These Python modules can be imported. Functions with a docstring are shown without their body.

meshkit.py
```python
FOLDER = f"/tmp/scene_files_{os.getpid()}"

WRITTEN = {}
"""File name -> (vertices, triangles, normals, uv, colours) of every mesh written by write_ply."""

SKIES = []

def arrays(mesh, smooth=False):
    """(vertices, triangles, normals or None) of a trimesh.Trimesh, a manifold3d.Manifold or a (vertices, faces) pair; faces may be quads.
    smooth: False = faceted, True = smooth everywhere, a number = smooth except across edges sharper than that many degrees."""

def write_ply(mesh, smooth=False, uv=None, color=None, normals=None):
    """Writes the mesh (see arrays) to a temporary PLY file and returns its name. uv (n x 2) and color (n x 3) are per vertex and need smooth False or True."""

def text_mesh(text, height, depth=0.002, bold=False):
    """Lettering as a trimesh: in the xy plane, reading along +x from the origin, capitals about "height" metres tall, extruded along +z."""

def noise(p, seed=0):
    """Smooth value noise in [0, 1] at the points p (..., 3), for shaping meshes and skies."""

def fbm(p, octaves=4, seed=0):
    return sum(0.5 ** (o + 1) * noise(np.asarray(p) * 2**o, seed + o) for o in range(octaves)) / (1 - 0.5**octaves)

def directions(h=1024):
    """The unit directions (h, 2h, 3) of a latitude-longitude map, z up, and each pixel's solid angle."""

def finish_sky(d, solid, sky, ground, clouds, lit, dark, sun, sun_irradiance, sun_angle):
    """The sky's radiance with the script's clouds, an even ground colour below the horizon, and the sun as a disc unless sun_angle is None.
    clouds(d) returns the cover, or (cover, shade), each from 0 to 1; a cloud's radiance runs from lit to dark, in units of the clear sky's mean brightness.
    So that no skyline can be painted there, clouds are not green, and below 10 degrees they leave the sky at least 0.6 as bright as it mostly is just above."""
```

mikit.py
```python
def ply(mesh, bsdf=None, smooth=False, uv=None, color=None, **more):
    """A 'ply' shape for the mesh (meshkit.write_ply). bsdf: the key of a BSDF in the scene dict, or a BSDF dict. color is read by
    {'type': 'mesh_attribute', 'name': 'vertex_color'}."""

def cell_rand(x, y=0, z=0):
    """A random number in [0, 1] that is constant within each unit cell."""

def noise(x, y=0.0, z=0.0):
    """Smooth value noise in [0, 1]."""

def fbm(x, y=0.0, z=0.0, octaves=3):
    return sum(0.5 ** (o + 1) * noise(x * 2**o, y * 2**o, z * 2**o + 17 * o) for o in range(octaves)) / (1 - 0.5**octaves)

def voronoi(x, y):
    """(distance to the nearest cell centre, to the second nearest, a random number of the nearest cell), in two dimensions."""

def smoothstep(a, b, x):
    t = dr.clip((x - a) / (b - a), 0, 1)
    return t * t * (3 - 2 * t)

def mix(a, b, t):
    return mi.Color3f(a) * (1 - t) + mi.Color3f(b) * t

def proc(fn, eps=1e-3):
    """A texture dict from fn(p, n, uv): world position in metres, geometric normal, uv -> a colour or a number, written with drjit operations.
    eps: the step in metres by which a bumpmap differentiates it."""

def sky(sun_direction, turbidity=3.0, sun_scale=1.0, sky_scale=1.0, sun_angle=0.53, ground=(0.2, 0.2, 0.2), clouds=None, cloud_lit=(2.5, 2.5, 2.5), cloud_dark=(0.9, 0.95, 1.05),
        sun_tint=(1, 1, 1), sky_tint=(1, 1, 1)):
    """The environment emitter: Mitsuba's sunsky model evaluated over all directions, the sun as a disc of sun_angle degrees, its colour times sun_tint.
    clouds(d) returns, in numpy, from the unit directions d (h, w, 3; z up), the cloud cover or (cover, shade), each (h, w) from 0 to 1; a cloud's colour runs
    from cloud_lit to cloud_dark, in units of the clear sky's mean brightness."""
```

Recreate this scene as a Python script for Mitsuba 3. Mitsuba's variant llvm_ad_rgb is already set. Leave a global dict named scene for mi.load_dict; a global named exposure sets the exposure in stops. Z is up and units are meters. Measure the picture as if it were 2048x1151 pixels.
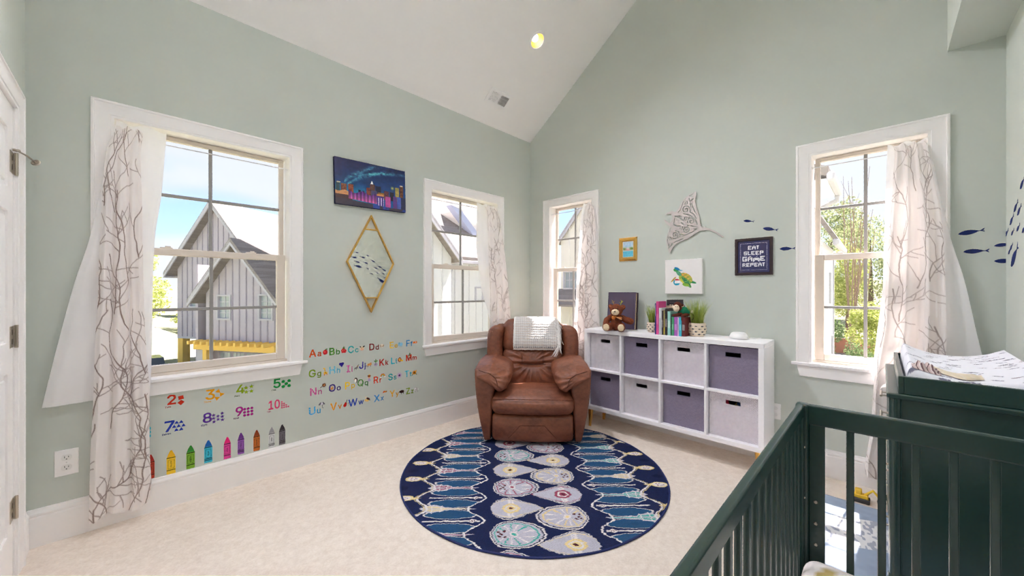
import math, random
import numpy as np, trimesh, shapely, manifold3d
import shapely.geometry as sg
from shapely import affinity
from shapely.ops import unary_union
import drjit as dr, mitsuba as mi
import mikit, meshkit
from mikit import proc, noise, fbm, voronoi, cell_rand, smoothstep, mix

random.seed(7)
RNG = np.random.default_rng(11)
T = mi.ScalarTransform4f
scene, labels = {'type': 'scene'}, {}

# ---------------------------------------------------------------- camera, sky, exposure
EYE = 1.36
YAW = 0.77832
scene['camera'] = {
    'type': 'perspective', 'fov': 107.528, 'fov_axis': 'x', 'near_clip': 0.02, 'far_clip': 500.0,
    'principal_point_offset_y': -0.00363,
    'to_world': T().look_at(origin=[0, 0, EYE], target=[-math.sin(YAW), math.cos(YAW), EYE], up=[0, 0, 1])}


def cloud_cover(d):
    q = d / np.maximum(d[..., 2:3] + 0.25, 0.08)
    c = meshkit.fbm(q * 1.6 + 3.1, 5, seed=4)
    cover = np.clip((c - 0.40) / 0.2, 0, 1) * np.clip(1.25 - d[..., 2] * 0.9, 0.25, 1)
    return cover * 0.8, 0.15 + 0 * c


SUN = (0.06, 0.50, 0.90)
scene['sky'] = mikit.sky(SUN, turbidity=3.5, sun_scale=2.5, sky_scale=0.64, ground=(0.30, 0.30, 0.28), sun_angle=0.8,
                         sun_tint=(0.88, 0.94, 1.16), sky_tint=(0.99, 1.0, 1.05), clouds=cloud_cover, cloud_lit=(1.45, 1.45, 1.5), cloud_dark=(1.0, 1.03, 1.08))
exposure = 3.38
LAMP = 250.0                       # radiance of the bulbs in the recessed ceiling lights
LAMP_TINT = (1.0, 0.98, 1.06)

# ---------------------------------------------------------------- helpers


def lin(r, g, b):
    c = np.array([r, g, b], float) / 255
    return np.where(c <= 0.04045, c / 12.92, ((c + 0.055) / 1.055) ** 2.4)


def L(r, g, b):
    return [float(x) for x in lin(r, g, b)]


def rgb(r, g, b):
    return {'type': 'rgb', 'value': L(r, g, b)}


VCOL = {'type': 'mesh_attribute', 'name': 'vertex_color'}


def bsdf(name, color=None, rough=0.6, spec=0.3, two=True, **more):
    base = VCOL if color is None else color
    b = {'type': 'principled', 'base_color': base, 'roughness': rough, 'specular': spec, **more}
    scene[name] = {'type': 'twosided', 'bsdf': b} if two else b
    return name


bsdf('matte', rough=0.75, spec=0.25)
bsdf('satin', rough=0.38, spec=0.45)
bsdf('gloss', rough=0.16, spec=0.5)
bsdf('white_paint', rgb(240, 238, 237), rough=0.42, spec=0.35)
bsdf('dark_green', rgb(17, 50, 47), rough=0.30, spec=0.5, clearcoat=0.9, clearcoat_gloss=0.94)
bsdf('brass', rgb(226, 178, 96), rough=0.28, metallic=1.0)
bsdf('nickel', rgb(196, 186, 172), rough=0.3, metallic=1.0)
scene['pane_glass'] = {'type': 'thindielectric', 'int_ior': 1.5, 'specular_reflectance': 0.6}
scene['mirror_glass'] = {'type': 'twosided', 'bsdf': {'type': 'conductor', 'material': 'Ag', 'specular_reflectance': {'type': 'rgb', 'value': [0.93, 0.94, 0.93]}}}
scene['fabric_thin'] = {'type': 'principledthin', 'base_color': VCOL, 'roughness': 0.8, 'diff_trans': 0.6, 'spec_trans': 0.0}


def numbered(key, sub=False):
    if key not in TAKEN:
        TAKEN.add(key)
        return key
    n = 1
    while f'{key}_{n:03d}' in TAKEN:
        n += 1
    TAKEN.add(f'{key}_{n:03d}')
    return f'{key}_{n:03d}'


TAKEN = set()


def thing(name, label, cat=None, group=None, kind=None):
    key = numbered(name)
    labels[key] = {'label': label}
    if cat:
        labels[key]['category'] = cat
    if group:
        labels[key]['group'] = group
    if kind:
        labels[key]['kind'] = kind
    return key


def part(name, mesh, m, parent, smooth=False, label=None, col=None, uv=None, kind=None, **more):
    key = numbered(f'{parent}__{name}')
    fill(key, mesh, m, smooth, col, uv, **more)
    if label or kind:
        labels[key] = {}
        if label:
            labels[key]['label'] = label
        if kind:
            labels[key]['kind'] = kind
    return key


def solo(name, mesh, m, label, cat=None, group=None, kind=None, smooth=False, col=None, uv=None, **more):
    key = thing(name, label, cat, group, kind)
    fill(key, mesh, m, smooth, col, uv, **more)
    return key


def fill(key, mesh, m, smooth, col, uv, **more):
    """col: one sRGB triple for the whole mesh, or linear colours per vertex."""
    if isinstance(mesh, list):
        mesh = trimesh.util.concatenate(mesh)
    if hasattr(mesh, 'to_mesh'):
        q = mesh.to_mesh()
        mesh = trimesh.Trimesh(q.vert_properties[:, :3], q.tri_verts, process=False)
    if col is not None or uv is not None:
        if smooth not in (True, False):
            mesh = trimesh.graph.smooth_shade(mesh, angle=math.radians(smooth), facet_minarea=None)
            smooth = True
        if col is not None:
            col = np.asarray(col, float)
            if col.ndim == 1:
                col = np.tile(lin(*col), (len(mesh.vertices), 1))
    scene[key] = mikit.ply(mesh, m, smooth=smooth, uv=uv, color=col, **more)


def box(x0, x1, y0, y1, z0, z1):
    b = trimesh.creation.box((x1 - x0, y1 - y0, z1 - z0))
    b.apply_translation(((x0 + x1) / 2, (y0 + y1) / 2, (z0 + z1) / 2))
    return b


def rounded(v, r, seg=2):
    """Bevelled box: hull of the corner spheres (cheap: octahedral corners)."""
    x0, x1, y0, y1, z0, z1 = v
    r = min(r, (x1 - x0) / 2.01, (y1 - y0) / 2.01, (z1 - z0) / 2.01)
    s = trimesh.creation.icosphere(subdivisions=seg - 1, radius=r) if seg > 1 else trimesh.Trimesh(*octa(r), process=False)
    pts = np.vstack([s.vertices + [a, b, c] for a in (x0 + r, x1 - r) for b in (y0 + r, y1 - r) for c in (z0 + r, z1 - r)])
    return trimesh.convex.convex_hull(pts)


def octa(r):
    v = np.array([[1, 0, 0], [-1, 0, 0], [0, 1, 0], [0, -1, 0], [0, 0, 1], [0, 0, -1]], float) * r
    f = [[0, 2, 4], [2, 1, 4], [1, 3, 4], [3, 0, 4], [2, 0, 5], [1, 2, 5], [3, 1, 5], [0, 3, 5]]
    return v, f


def cbox(x0, x1, y0, y1, z0, z1, r=0.003):
    """Box with chamfered edges, 44 triangles."""
    return rounded((x0, x1, y0, y1, z0, z1), r, 1)


def prism(poly, h, axis='z', at=0.0):
    """Extrude a shapely polygon (or rings) by h. axis z: (x,y)->z; y: (x,z)->y; x: (y,z)->x; starts at 'at'."""
    ms = []
    for g in getattr(poly, 'geoms', [poly]):
        if g.area > 1e-9:
            ms.append(trimesh.creation.extrude_polygon(g, h, engine='earcut'))
    m = trimesh.util.concatenate(ms)
    v = m.vertices.copy()
    if axis == 'z':
        v[:, 2] += at
        m.vertices = v
    elif axis == 'y':
        m.vertices = np.stack([v[:, 0], v[:, 2] + at, v[:, 1]], 1)
        m.invert()
    else:
        m.vertices = np.stack([v[:, 2] + at, v[:, 0], v[:, 1]], 1)
    return m


def tube(pts, r, n=8, closed=False):
    p = np.asarray(pts, float)
    rr = np.broadcast_to(r, (len(p),)).astype(float)
    t = np.gradient(p, axis=0) if not closed else np.roll(p, -1, 0) - np.roll(p, 1, 0)
    t /= np.linalg.norm(t, axis=1, keepdims=True) + 1e-12
    a = np.cross(t[0], [0, 0, 1.0] if abs(t[0][2]) < 0.9 else [1.0, 0, 0])
    rings = []
    for i in range(len(p)):
        a = a - t[i] * np.dot(a, t[i])
        a /= np.linalg.norm(a) + 1e-12
        b = np.cross(t[i], a)
        ang = np.arange(n) * 2 * np.pi / n
        rings.append(p[i] + rr[i] * (np.cos(ang)[:, None] * a + np.sin(ang)[:, None] * b))
    v = np.vstack(rings)
    k = len(p)
    f = []
    for i in range(k if closed else k - 1):
        for j in range(n):
            a0, a1 = i * n + j, i * n + (j + 1) % n
            b0, b1 = ((i + 1) % k) * n + j, ((i + 1) % k) * n + (j + 1) % n
            f += [[a0, a1, b1], [a0, b1, b0]]
    if not closed:
        v = np.vstack([v, p[0], p[-1]])
        for j in range(n):
            f += [[len(v) - 2, (j + 1) % n, j], [len(v) - 1, (k - 1) * n + j, (k - 1) * n + (j + 1) % n]]
    m = trimesh.Trimesh(v, f, process=False)
    if m.volume < 0:
        m.invert()
    return m


def cyl(p0, p1, r, n=16):
    return tube([p0, p1], r, n)


def lathe(profile, n=32, center=(0, 0, 0)):
    m = trimesh.creation.revolve(np.asarray(profile, float), sections=n)
    m.apply_translation(center)
    return m


def soft(hx, hy, hz, r, n=14):
    """Finely divided rounded box, centred, for cushions that are deformed afterwards."""
    k = [max(4, int(round(n * h / max(hx, hy, hz)))) + 4 for h in (hx, hy, hz)]
    vs, fs, off = [], [], 0
    h = np.array([hx, hy, hz], float)
    for ax in range(3):
        u, w = [(1, 2), (2, 0), (0, 1)][ax]

        def grid(i):
            e = r / h[i] * 0.999
            a = np.linspace(-1, -1 + e, 5)[:-1]
            return np.concatenate([a, np.linspace(-1 + e, 1 - e, k[i]), -a[::-1]])
        gu, gw = grid(u), grid(w)
        for s in (-1, 1):
            a, b = np.meshgrid(gu, gw, indexing='ij')
            p = np.zeros(a.shape + (3,))
            p[..., ax], p[..., u], p[..., w] = s, a, b
            p = p.reshape(-1, 3) * h
            inner = np.clip(p, -(h - r), h - r)
            d = p - inner
            p = inner + r * d / np.linalg.norm(d, axis=1, keepdims=True)
            nu, nw = len(gu), len(gw)
            i, j = np.meshgrid(np.arange(nu - 1), np.arange(nw - 1), indexing='ij')
            q = (i * nw + j).ravel()
            f = np.vstack([np.stack([q, q + nw, q + nw + 1], 1), np.stack([q, q + nw + 1, q + 1], 1)])
            if s < 0:
                f = f[:, ::-1]
            vs.append(p)
            fs.append(f + off)
            off += len(p)
    m = trimesh.Trimesh(np.vstack(vs), np.vstack(fs), process=False)
    m.merge_vertices(digits_vertex=6)
    return m


def grid_mesh(nu, nv, fn):
    """fn(U, V) -> (nu, nv, 3) points."""
    u, v = np.meshgrid(np.linspace(0, 1, nu), np.linspace(0, 1, nv), indexing='ij')
    p = fn(u, v).reshape(-1, 3)
    i, j = np.meshgrid(np.arange(nu - 1), np.arange(nv - 1), indexing='ij')
    q = (i * nv + j).ravel()
    f = np.vstack([np.stack([q, q + nv, q + nv + 1], 1), np.stack([q, q + nv + 1, q + 1], 1)])
    return trimesh.Trimesh(p, f, process=False), u.ravel(), v.ravel()


def blob(chains, edge=0.02, smooth=8):
    """One continuous skin: hulls of sphere pairs joined. chains: list of lists of (point, radius)."""
    parts = []
    for ch in chains:
        for (p, r), (q, s) in zip(ch[:-1], ch[1:]):
            a = manifold3d.Manifold.sphere(r, 20).translate(tuple(map(float, p)))
            b = manifold3d.Manifold.sphere(s, 20).translate(tuple(map(float, q)))
            parts.append(manifold3d.Manifold.batch_hull([a, b]))
    m = manifold3d.Manifold.batch_boolean(parts, manifold3d.OpType.Add).refine_to_length(edge)
    q = m.to_mesh()
    t = trimesh.Trimesh(q.vert_properties[:, :3], q.tri_verts, process=True)
    if smooth:
        trimesh.smoothing.filter_taubin(t, iterations=smooth)
    return t


def move(m, to=(0, 0, 0), rz=0.0, rx=0.0, ry=0.0):
    """A copy, turned about x, y, z (degrees) and moved."""
    m = m.copy()
    R = trimesh.transformations
    for ang, ax in ((rx, [1, 0, 0]), (ry, [0, 1, 0]), (rz, [0, 0, 1])):
        if ang:
            m.apply_transform(R.rotation_matrix(math.radians(ang), ax))
    m.apply_translation(to)
    return m


def poly_text(text, height, bold=True):
    """Lettering as a flat shapely shape, capitals 'height' tall, from the origin along +x."""
    m = meshkit.text_mesh(text, height, 0.01, bold)
    low = m.vertices[:, 2] < 1e-6
    tri = m.faces[low[m.faces].all(1)]
    return unary_union([sg.Polygon(m.vertices[t][:, :2]).buffer(height * 0.002) for t in tri])


def on_left(mesh, y, z, off=0.0):
    """A mesh drawn in the xy plane (x right, y up, z out) put on the left wall, seen from the room: +x -> +y, +y -> z, +z -> +x."""
    m = mesh.copy()
    v = m.vertices
    m.vertices = np.stack([XA + off + v[:, 2], y + v[:, 0], z + v[:, 1]], 1)
    return m


def on_back(mesh, x, z, off=0.0):
    m = mesh.copy()
    v = m.vertices
    m.vertices = np.stack([x + v[:, 0], YB - off - v[:, 2], z + v[:, 1]], 1)
    return m


def on_right(mesh, y, z, off=0.0):
    m = mesh.copy()
    v = m.vertices
    m.vertices = np.stack([XD - off - v[:, 2], y - v[:, 0], z + v[:, 1]], 1)
    return m


def flat(poly, h=0.0012):
    return prism(poly, h)


# ---------------------------------------------------------------- the room
XA, XD, YB, YC = -3.2, 0.515, 3.576, -0.392       # left, right, back and front wall faces
EAVE, PITCH = 3.237, 0.726
XR = (XA + XD) / 2
RIDGE = EAVE + PITCH * (XR - XA)
TH = 0.16                                       # wall thickness

# window openings: (wall, start, end) of the inner edge of the casing; all share heights
WIN = [('left', -0.070, 0.838), ('left', 2.098, 2.998), ('back', -2.878, -2.282), ('back', -0.375, 0.209)]
Z_STOOL, Z_HEAD = 0.805, 2.362


def wall_tex(p, n, uv):
    f = fbm(p.x * 3.1, p.y * 3.1, p.z * 3.1)
    return mix(L(195, 202, 195), L(200, 206, 199), f)


scene['wall_paint'] = {'type': 'twosided', 'bsdf': {'type': 'principled', 'base_color': proc(wall_tex), 'roughness': 0.62, 'specular': 0.25}}
bsdf('ceiling_paint', rgb(241, 239, 237), rough=0.8, spec=0.15)


def carpet_tex(p, n, uv):
    a = noise(p.x * 160, p.y * 160, 0.5)
    b = fbm(p.x * 38, p.y * 38, 2.0)
    c = fbm(p.x * 1.7, p.y * 1.7, 5.0)
    return mix(L(206, 191, 177), L(240, 230, 220), dr.clip(0.44 * a + 0.42 * b + 0.20 * c, 0, 1))


def carpet_bump(p, n, uv):
    return 0.6 * noise(p.x * 140, p.y * 140, 0.5) + 0.4 * noise(p.x * 60, p.y * 60, 1.5)


scene['carpet'] = {'type': 'twosided', 'bsdf': {'type': 'bumpmap', 'arbitrary': {'type': 'proc', 'fn': 'x'}, 'scale': 0.004,
                   'bsdf': {'type': 'principled', 'base_color': proc(carpet_tex), 'roughness': 0.95, 'specular': 0.1, 'sheen': 0.3}}}
del scene['carpet']['bsdf']['arbitrary']
scene['carpet']['bsdf']['texture'] = proc(carpet_bump, eps=2e-3)

solo('floor', box(XA - TH, XD + TH, YC - TH, YB + TH, -0.12, 0.0), 'carpet', 'pale beige loop-pile carpet covering the whole bedroom floor', kind='structure')


def wall_shape(kind):
    if kind == 'left':
        s = sg.box(YC - TH, -0.12, YB + TH, EAVE + 0.05)
    else:
        s = sg.Polygon([(XA - TH, -0.12), (XD + TH, -0.12), (XD + TH, EAVE - TH * PITCH + 0.1), (XR, RIDGE + 0.1), (XA - TH, EAVE - TH * PITCH + 0.1)])
    for w, a, b in WIN:
        if w == kind:
            s = s.difference(sg.box(a - 0.012, Z_STOOL - 0.02, b + 0.012, Z_HEAD + 0.012))
    return s


solo('wall_left', prism(wall_shape('left'), TH, 'x', XA - TH), 'wall_paint', 'pale sage green wall with two windows and alphabet stickers', kind='structure')
solo('wall_back', prism(wall_shape('back'), TH, 'y', YB), 'wall_paint', 'pale sage green gable wall behind the shelf and the dresser', kind='structure')
DOOR_X0, DOOR_X1, DOOR_H = -2.935, -2.10, 2.225
s = sg.Polygon([(XA, -0.12), (XD + TH, -0.12), (XD + TH, EAVE - TH * PITCH + 0.1), (XR, RIDGE + 0.1), (XA, EAVE + 0.1)])
s = s.difference(sg.box(DOOR_X0 - 0.015, -0.02, DOOR_X1 + 0.015, DOOR_H + 0.015))
solo('wall_front', prism(s, TH, 'y', YC - TH), 'wall_paint', 'pale sage green wall with the white panel door', kind='structure')
solo('wall_right', box(XD, XD + TH, YC - TH, YB, -0.12, EAVE + 0.05), 'wall_paint', 'pale sage green wall with navy fish stickers beside the dresser', kind='structure')

# sloping ceiling with the holes of the recessed lights
CAN_R = 0.072
CANS = [(-2.413, 2.804), (-2.413, 1.70), (-2.413, 0.60), (-0.30, 1.70), (-0.30, 0.60)]  # first is the light in view; the rest are added to brighten the room
CAN_POWER = [0.006, 1.15, 1.15, 0.35, 0.35]
SL = math.hypot(1, PITCH)


def slope_slab(side):
    length = (XR - XA) * SL + 0.02
    s = sg.box(-0.25, YC - TH, length, YB + TH)
    for cx, cy in CANS:
        if (cx < XR) == (side < 0):
            d = (cx - XA if side < 0 else XD - cx) * SL
            s = s.difference(sg.Point(d, cy).buffer(CAN_R, 24))
    m = prism(s, 0.14)
    v = m.vertices
    ux, uz = 1 / SL, PITCH / SL
    x = XA + v[:, 0] * ux - v[:, 2] * uz
    z = EAVE + v[:, 0] * uz + v[:, 2] * ux
    if side > 0:
        x = XA + XD - x
        m.invert()
    m.vertices = np.stack([x, v[:, 1], z], 1)
    return m


solo('ceiling', slope_slab(-1), 'ceiling_paint', 'white sloping ceiling above the left wall with a recessed light and an air vent', kind='structure')
solo('ceiling', slope_slab(1), 'ceiling_paint', 'white sloping ceiling on the right side of the gable', kind='structure')
solo('soffit', box(0.291, XD, YC, YB, 2.845, 3.42), 'wall_paint', 'boxed soffit high in the corner above the fish stickers', kind='structure')


def can_frame(cx, cy):
    """Point on the ceiling face and its inward normal."""
    left = cx < XR
    z = EAVE + PITCH * ((cx - XA) if left else (XD - cx))
    n = np.array([PITCH if left else -PITCH, 0, -1.0]) / SL
    return np.array([cx, cy, z]), n


def aim(mesh, p, n):
    """Local -z to n, origin to p."""
    m = mesh.copy()
    a = np.array([0, 1.0, 0])
    b = np.cross(-n, a)
    R = np.eye(4)
    R[:3, 0], R[:3, 1], R[:3, 2], R[:3, 3] = np.cross(a, -n), a, -n, p
    if np.linalg.det(R[:3, :3]) < 0:
        R[:3, 0] *= -1
    m.apply_transform(R)
    return m


bsdf('gold_baffle', rgb(206, 150, 40), rough=0.35, spec=0.5)
bsdf('bulb_glass', rgb(250, 240, 220), rough=0.4)
CAN_WORDS = ['recessed ceiling light with a glowing gold interior above the back left corner', 'added unseen recessed ceiling light in the middle of the left slope', 'added unseen recessed ceiling light over the door side of the left slope',
             'added unseen recessed ceiling light on the right slope above the dresser', 'added unseen recessed ceiling light on the right slope above the crib']
for (cx, cy), power, words in zip(CANS, CAN_POWER, CAN_WORDS):
    p, n = can_frame(cx, cy)
    t = thing('recessed_light', words, 'ceiling light', 'recessed ceiling lights')
    ring = lathe([(CAN_R - 0.004, 0.0), (CAN_R - 0.004, -0.003), (CAN_R + 0.002, -0.006), (CAN_R + 0.017, -0.004), (CAN_R + 0.019, 0.0)], 40)
    part('trim_ring', aim(ring, p, n), 'white_paint', t, smooth=40)
    baffle = lathe([(CAN_R - 0.001, 0.001), (CAN_R - 0.004, 0.03), (CAN_R - 0.012, 0.09), (0.052, 0.115), (0.0, 0.118)], 40)
    baffle.invert()
    part('baffle', aim(baffle, p, n), 'gold_baffle', t, smooth=40)
    bulb = lathe([(0.0, 0.030), (0.018, 0.032), (0.030, 0.038), (0.036, 0.050), (0.030, 0.075), (0.018, 0.112)], 32)
    if bulb.volume < 0:
        bulb.invert()
    part('bulb', aim(bulb, p, n), 'bulb_glass', t, smooth=40,
         emitter={'type': 'area', 'radiance': {'type': 'rgb', 'value': [LAMP * power * k for k in LAMP_TINT]}})

# air vent on the left slope
p0 = np.array([-2.945, 2.782, EAVE + PITCH * (-2.945 - XA)])
n0 = np.array([PITCH, 0, -1.0]) / SL
e_up = np.array([1.0, 0, PITCH]) / SL


def on_slope(m):
    m = m.copy()
    v = m.vertices
    m.vertices = p0 + v[:, :1] * np.array([0, 1.0, 0]) + v[:, 1:2] * e_up + v[:, 2:] * n0
    if m.volume < 0:
        m.invert()
    return m


t = thing('ceiling_vent', 'small white louvred air vent on the sloping ceiling', 'air vent')
o = sg.box(-0.155, -0.078, 0.155, 0.078)
holes = [sg.box(-0.125, -0.052, -0.008, 0.052), sg.box(0.008, -0.052, 0.125, 0.052)]
part('frame', on_slope(prism(o.difference(unary_union(holes)), 0.008)), 'white_paint', t)
part('duct', on_slope(box(-0.13, 0.13, -0.056, 0.056, 0.0002, 0.001)), 'matte', t, col=(58, 46, 44))
for h, (a, tilt) in enumerate(((-0.0665, -38), (0.0665, 38))):
    for k in range(8):
        x = a - 0.051 + k * 0.0146
        part('louver', on_slope(move(box(-0.0065, 0.0065, -0.053, 0.053, -0.0008, 0.0008), (x, 0, 0.0055), ry=38 if h == 1 else 12)), 'white_paint', t)
    for yy in (-0.018, 0.018):
        part('crossbar', on_slope(box(a - 0.058, a + 0.058, yy - 0.002, yy + 0.002, 0.004, 0.0075)), 'white_paint', t)

# baseboards
BB = [(0, 0), (0.016, 0), (0.016, 0.152), (0.013, 0.160), (0.017, 0.168), (0.017, 0.176), (0.010, 0.186), (0.007, 0.197), (0, 0.199)]


def baseboard(a, b, wall):
    m = prism(sg.Polygon(BB), b - a)
    v = m.vertices
    d, h, s = v[:, 0], v[:, 1], v[:, 2] + a
    if wall == 'left':
        q = np.stack([XA + d, s, h], 1)
    elif wall == 'right':
        q = np.stack([XD - d, s, h], 1)
    elif wall == 'back':
        q = np.stack([s, YB - d, h], 1)
    else:
        q = np.stack([s, YC + d, h], 1)
    m.vertices = q
    if m.volume < 0:
        m.invert()
    return m


solo('baseboard_left', baseboard(YC, YB, 'left'), 'white_paint', 'tall white baseboard under the crayon stickers', kind='structure')
solo('baseboard_back', baseboard(XA + 0.018, XD - 0.018, 'back'), 'white_paint', 'tall white baseboard behind the shelf', kind='structure')
solo('baseboard_right', baseboard(YC + 0.018, YB, 'right'), 'white_paint', 'tall white baseboard behind the dresser', kind='structure')
solo('baseboard_front', baseboard(XA + 0.018, DOOR_X0 - 0.107, 'front'), 'white_paint', 'short white baseboard between the door and the corner', kind='structure')
solo('baseboard_front', baseboard(DOOR_X1 + 0.107, XD - 0.018, 'front'), 'white_paint', 'white baseboard beside the door', kind='structure')

# ---------------------------------------------------------------- windows
bsdf('almond', rgb(221, 210, 198), rough=0.4, spec=0.4)
CAS = 0.092


def frame_xy(wall):
    """Local (along, up, into the room) -> world for a window of this wall."""
    def f(m):
        m = m.copy()
        v = m.vertices
        m.vertices = np.stack([XA + v[:, 2], v[:, 0], v[:, 1]], 1) if wall == 'left' else np.stack([v[:, 0], YB - v[:, 2], v[:, 1]], 1)
        if wall != 'left':
            pass
        if m.is_watertight and m.volume < 0:
            m.invert()
        return m
    return f


def casing_bar(length, w=CAS):
    """Moulded casing: profile across x (0 outer .. w inner), thickness z, extruded along y."""
    prof = [(0, 0), (0, 0.022), (0.008, 0.024), (0.012, 0.024), (0.015, 0.020), (0.030, 0.018), (0.060, 0.0165), (0.076, 0.015), (0.080, 0.012), (w, 0.012), (w, 0)]
    m = prism(sg.Polygon(prof), length, 'y')
    return m


def mitred(a, b, z0, z1):
    """Left, head and right casing as three mitred pieces in (along, up, out)."""
    prof = [(0, 0), (0, 0.022), (0.008, 0.025), (0.013, 0.025), (0.016, 0.020), (0.030, 0.018), (0.060, 0.0165), (0.076, 0.015), (0.080, 0.012), (CAS, 0.012), (CAS, 0)]
    out = []
    n = len(prof)
    tri = trimesh.creation.triangulate_polygon(sg.Polygon(prof), engine='earcut')

    def sweep(st, en):
        """st, en: functions profile point -> 3-D point."""
        v = np.array([st(*q) for q in prof] + [en(*q) for q in prof])
        f = []
        for i in range(n):
            j = (i + 1) % n
            f += [[i, j, n + j], [i, n + j, n + i]]
        # caps by fan on the earcut triangulation of the same ring
        ring = {tuple(np.round(q, 6)): i for i, q in enumerate(prof)}
        for t in tri[1]:
            idx = [ring[tuple(np.round(tri[0][k], 6))] for k in t]
            f += [idx, [n + idx[0], n + idx[2], n + idx[1]]]
        m = trimesh.Trimesh(v, f, process=False)
        m.fix_normals()
        return m
    out.append(sweep(lambda d, t: (a - CAS + d, z0, t), lambda d, t: (a - CAS + d, z1 + CAS - d, t)))
    out.append(sweep(lambda d, t: (a - CAS + d, z1 + CAS - d, t), lambda d, t: (b + CAS - d, z1 + CAS - d, t)))
    out.append(sweep(lambda d, t: (b + CAS - d, z0, t), lambda d, t: (b + CAS - d, z1 + CAS - d, t)))
    return out


def sash(key, a, b, z0, z1, depth, stile, top, bottom, P):
    """A sash with four panes: frame, one muntin each way. depth: distance of its centre behind the wall face."""
    d0, d1 = -depth - 0.018, -depth + 0.018
    ga, gb, gz0, gz1 = a + stile, b - stile, z0 + bottom, z1 - top
    for nm, q in (('stile', (a, ga, z0, z1)), ('stile', (gb, b, z0, z1)), ('rail', (ga, gb, z0, gz0)), ('rail', (ga, gb, gz1, z1))):
        m = cbox(q[0], q[1], q[2], q[3], d0, d1, 0.004)
        fill(numbered(f'{key}__{nm}'), P(m), 'almond', False, None, None)
    c, h = (ga + gb) / 2, (gz0 + gz1) / 2
    w = 0.010
    fill(numbered(f'{key}__muntin'), P(cbox(c - w, c + w, gz0, gz1, -depth - 0.012, -depth + 0.008, 0.003)), 'muntin_grey', False, None, None)
    for s0, s1 in ((ga, c - w), (c + w, gb)):
        fill(numbered(f'{key}__muntin'), P(cbox(s0, s1, h - w, h + w, -depth - 0.012, -depth + 0.008, 0.003)), 'muntin_grey', False, None, None)
    for s0, s1 in ((ga, c - w), (c + w, gb)):
        for r0, r1 in ((gz0, h - w), (h + w, gz1)):
            v = [[s0, r0, -depth], [s1, r0, -depth], [s1, r1, -depth], [s0, r1, -depth]]
            fill(numbered(f'{key}__pane'), P(trimesh.Trimesh(v, [[0, 1, 2], [0, 2, 3]], process=False)), 'pane_glass', False, None, None)


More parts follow.
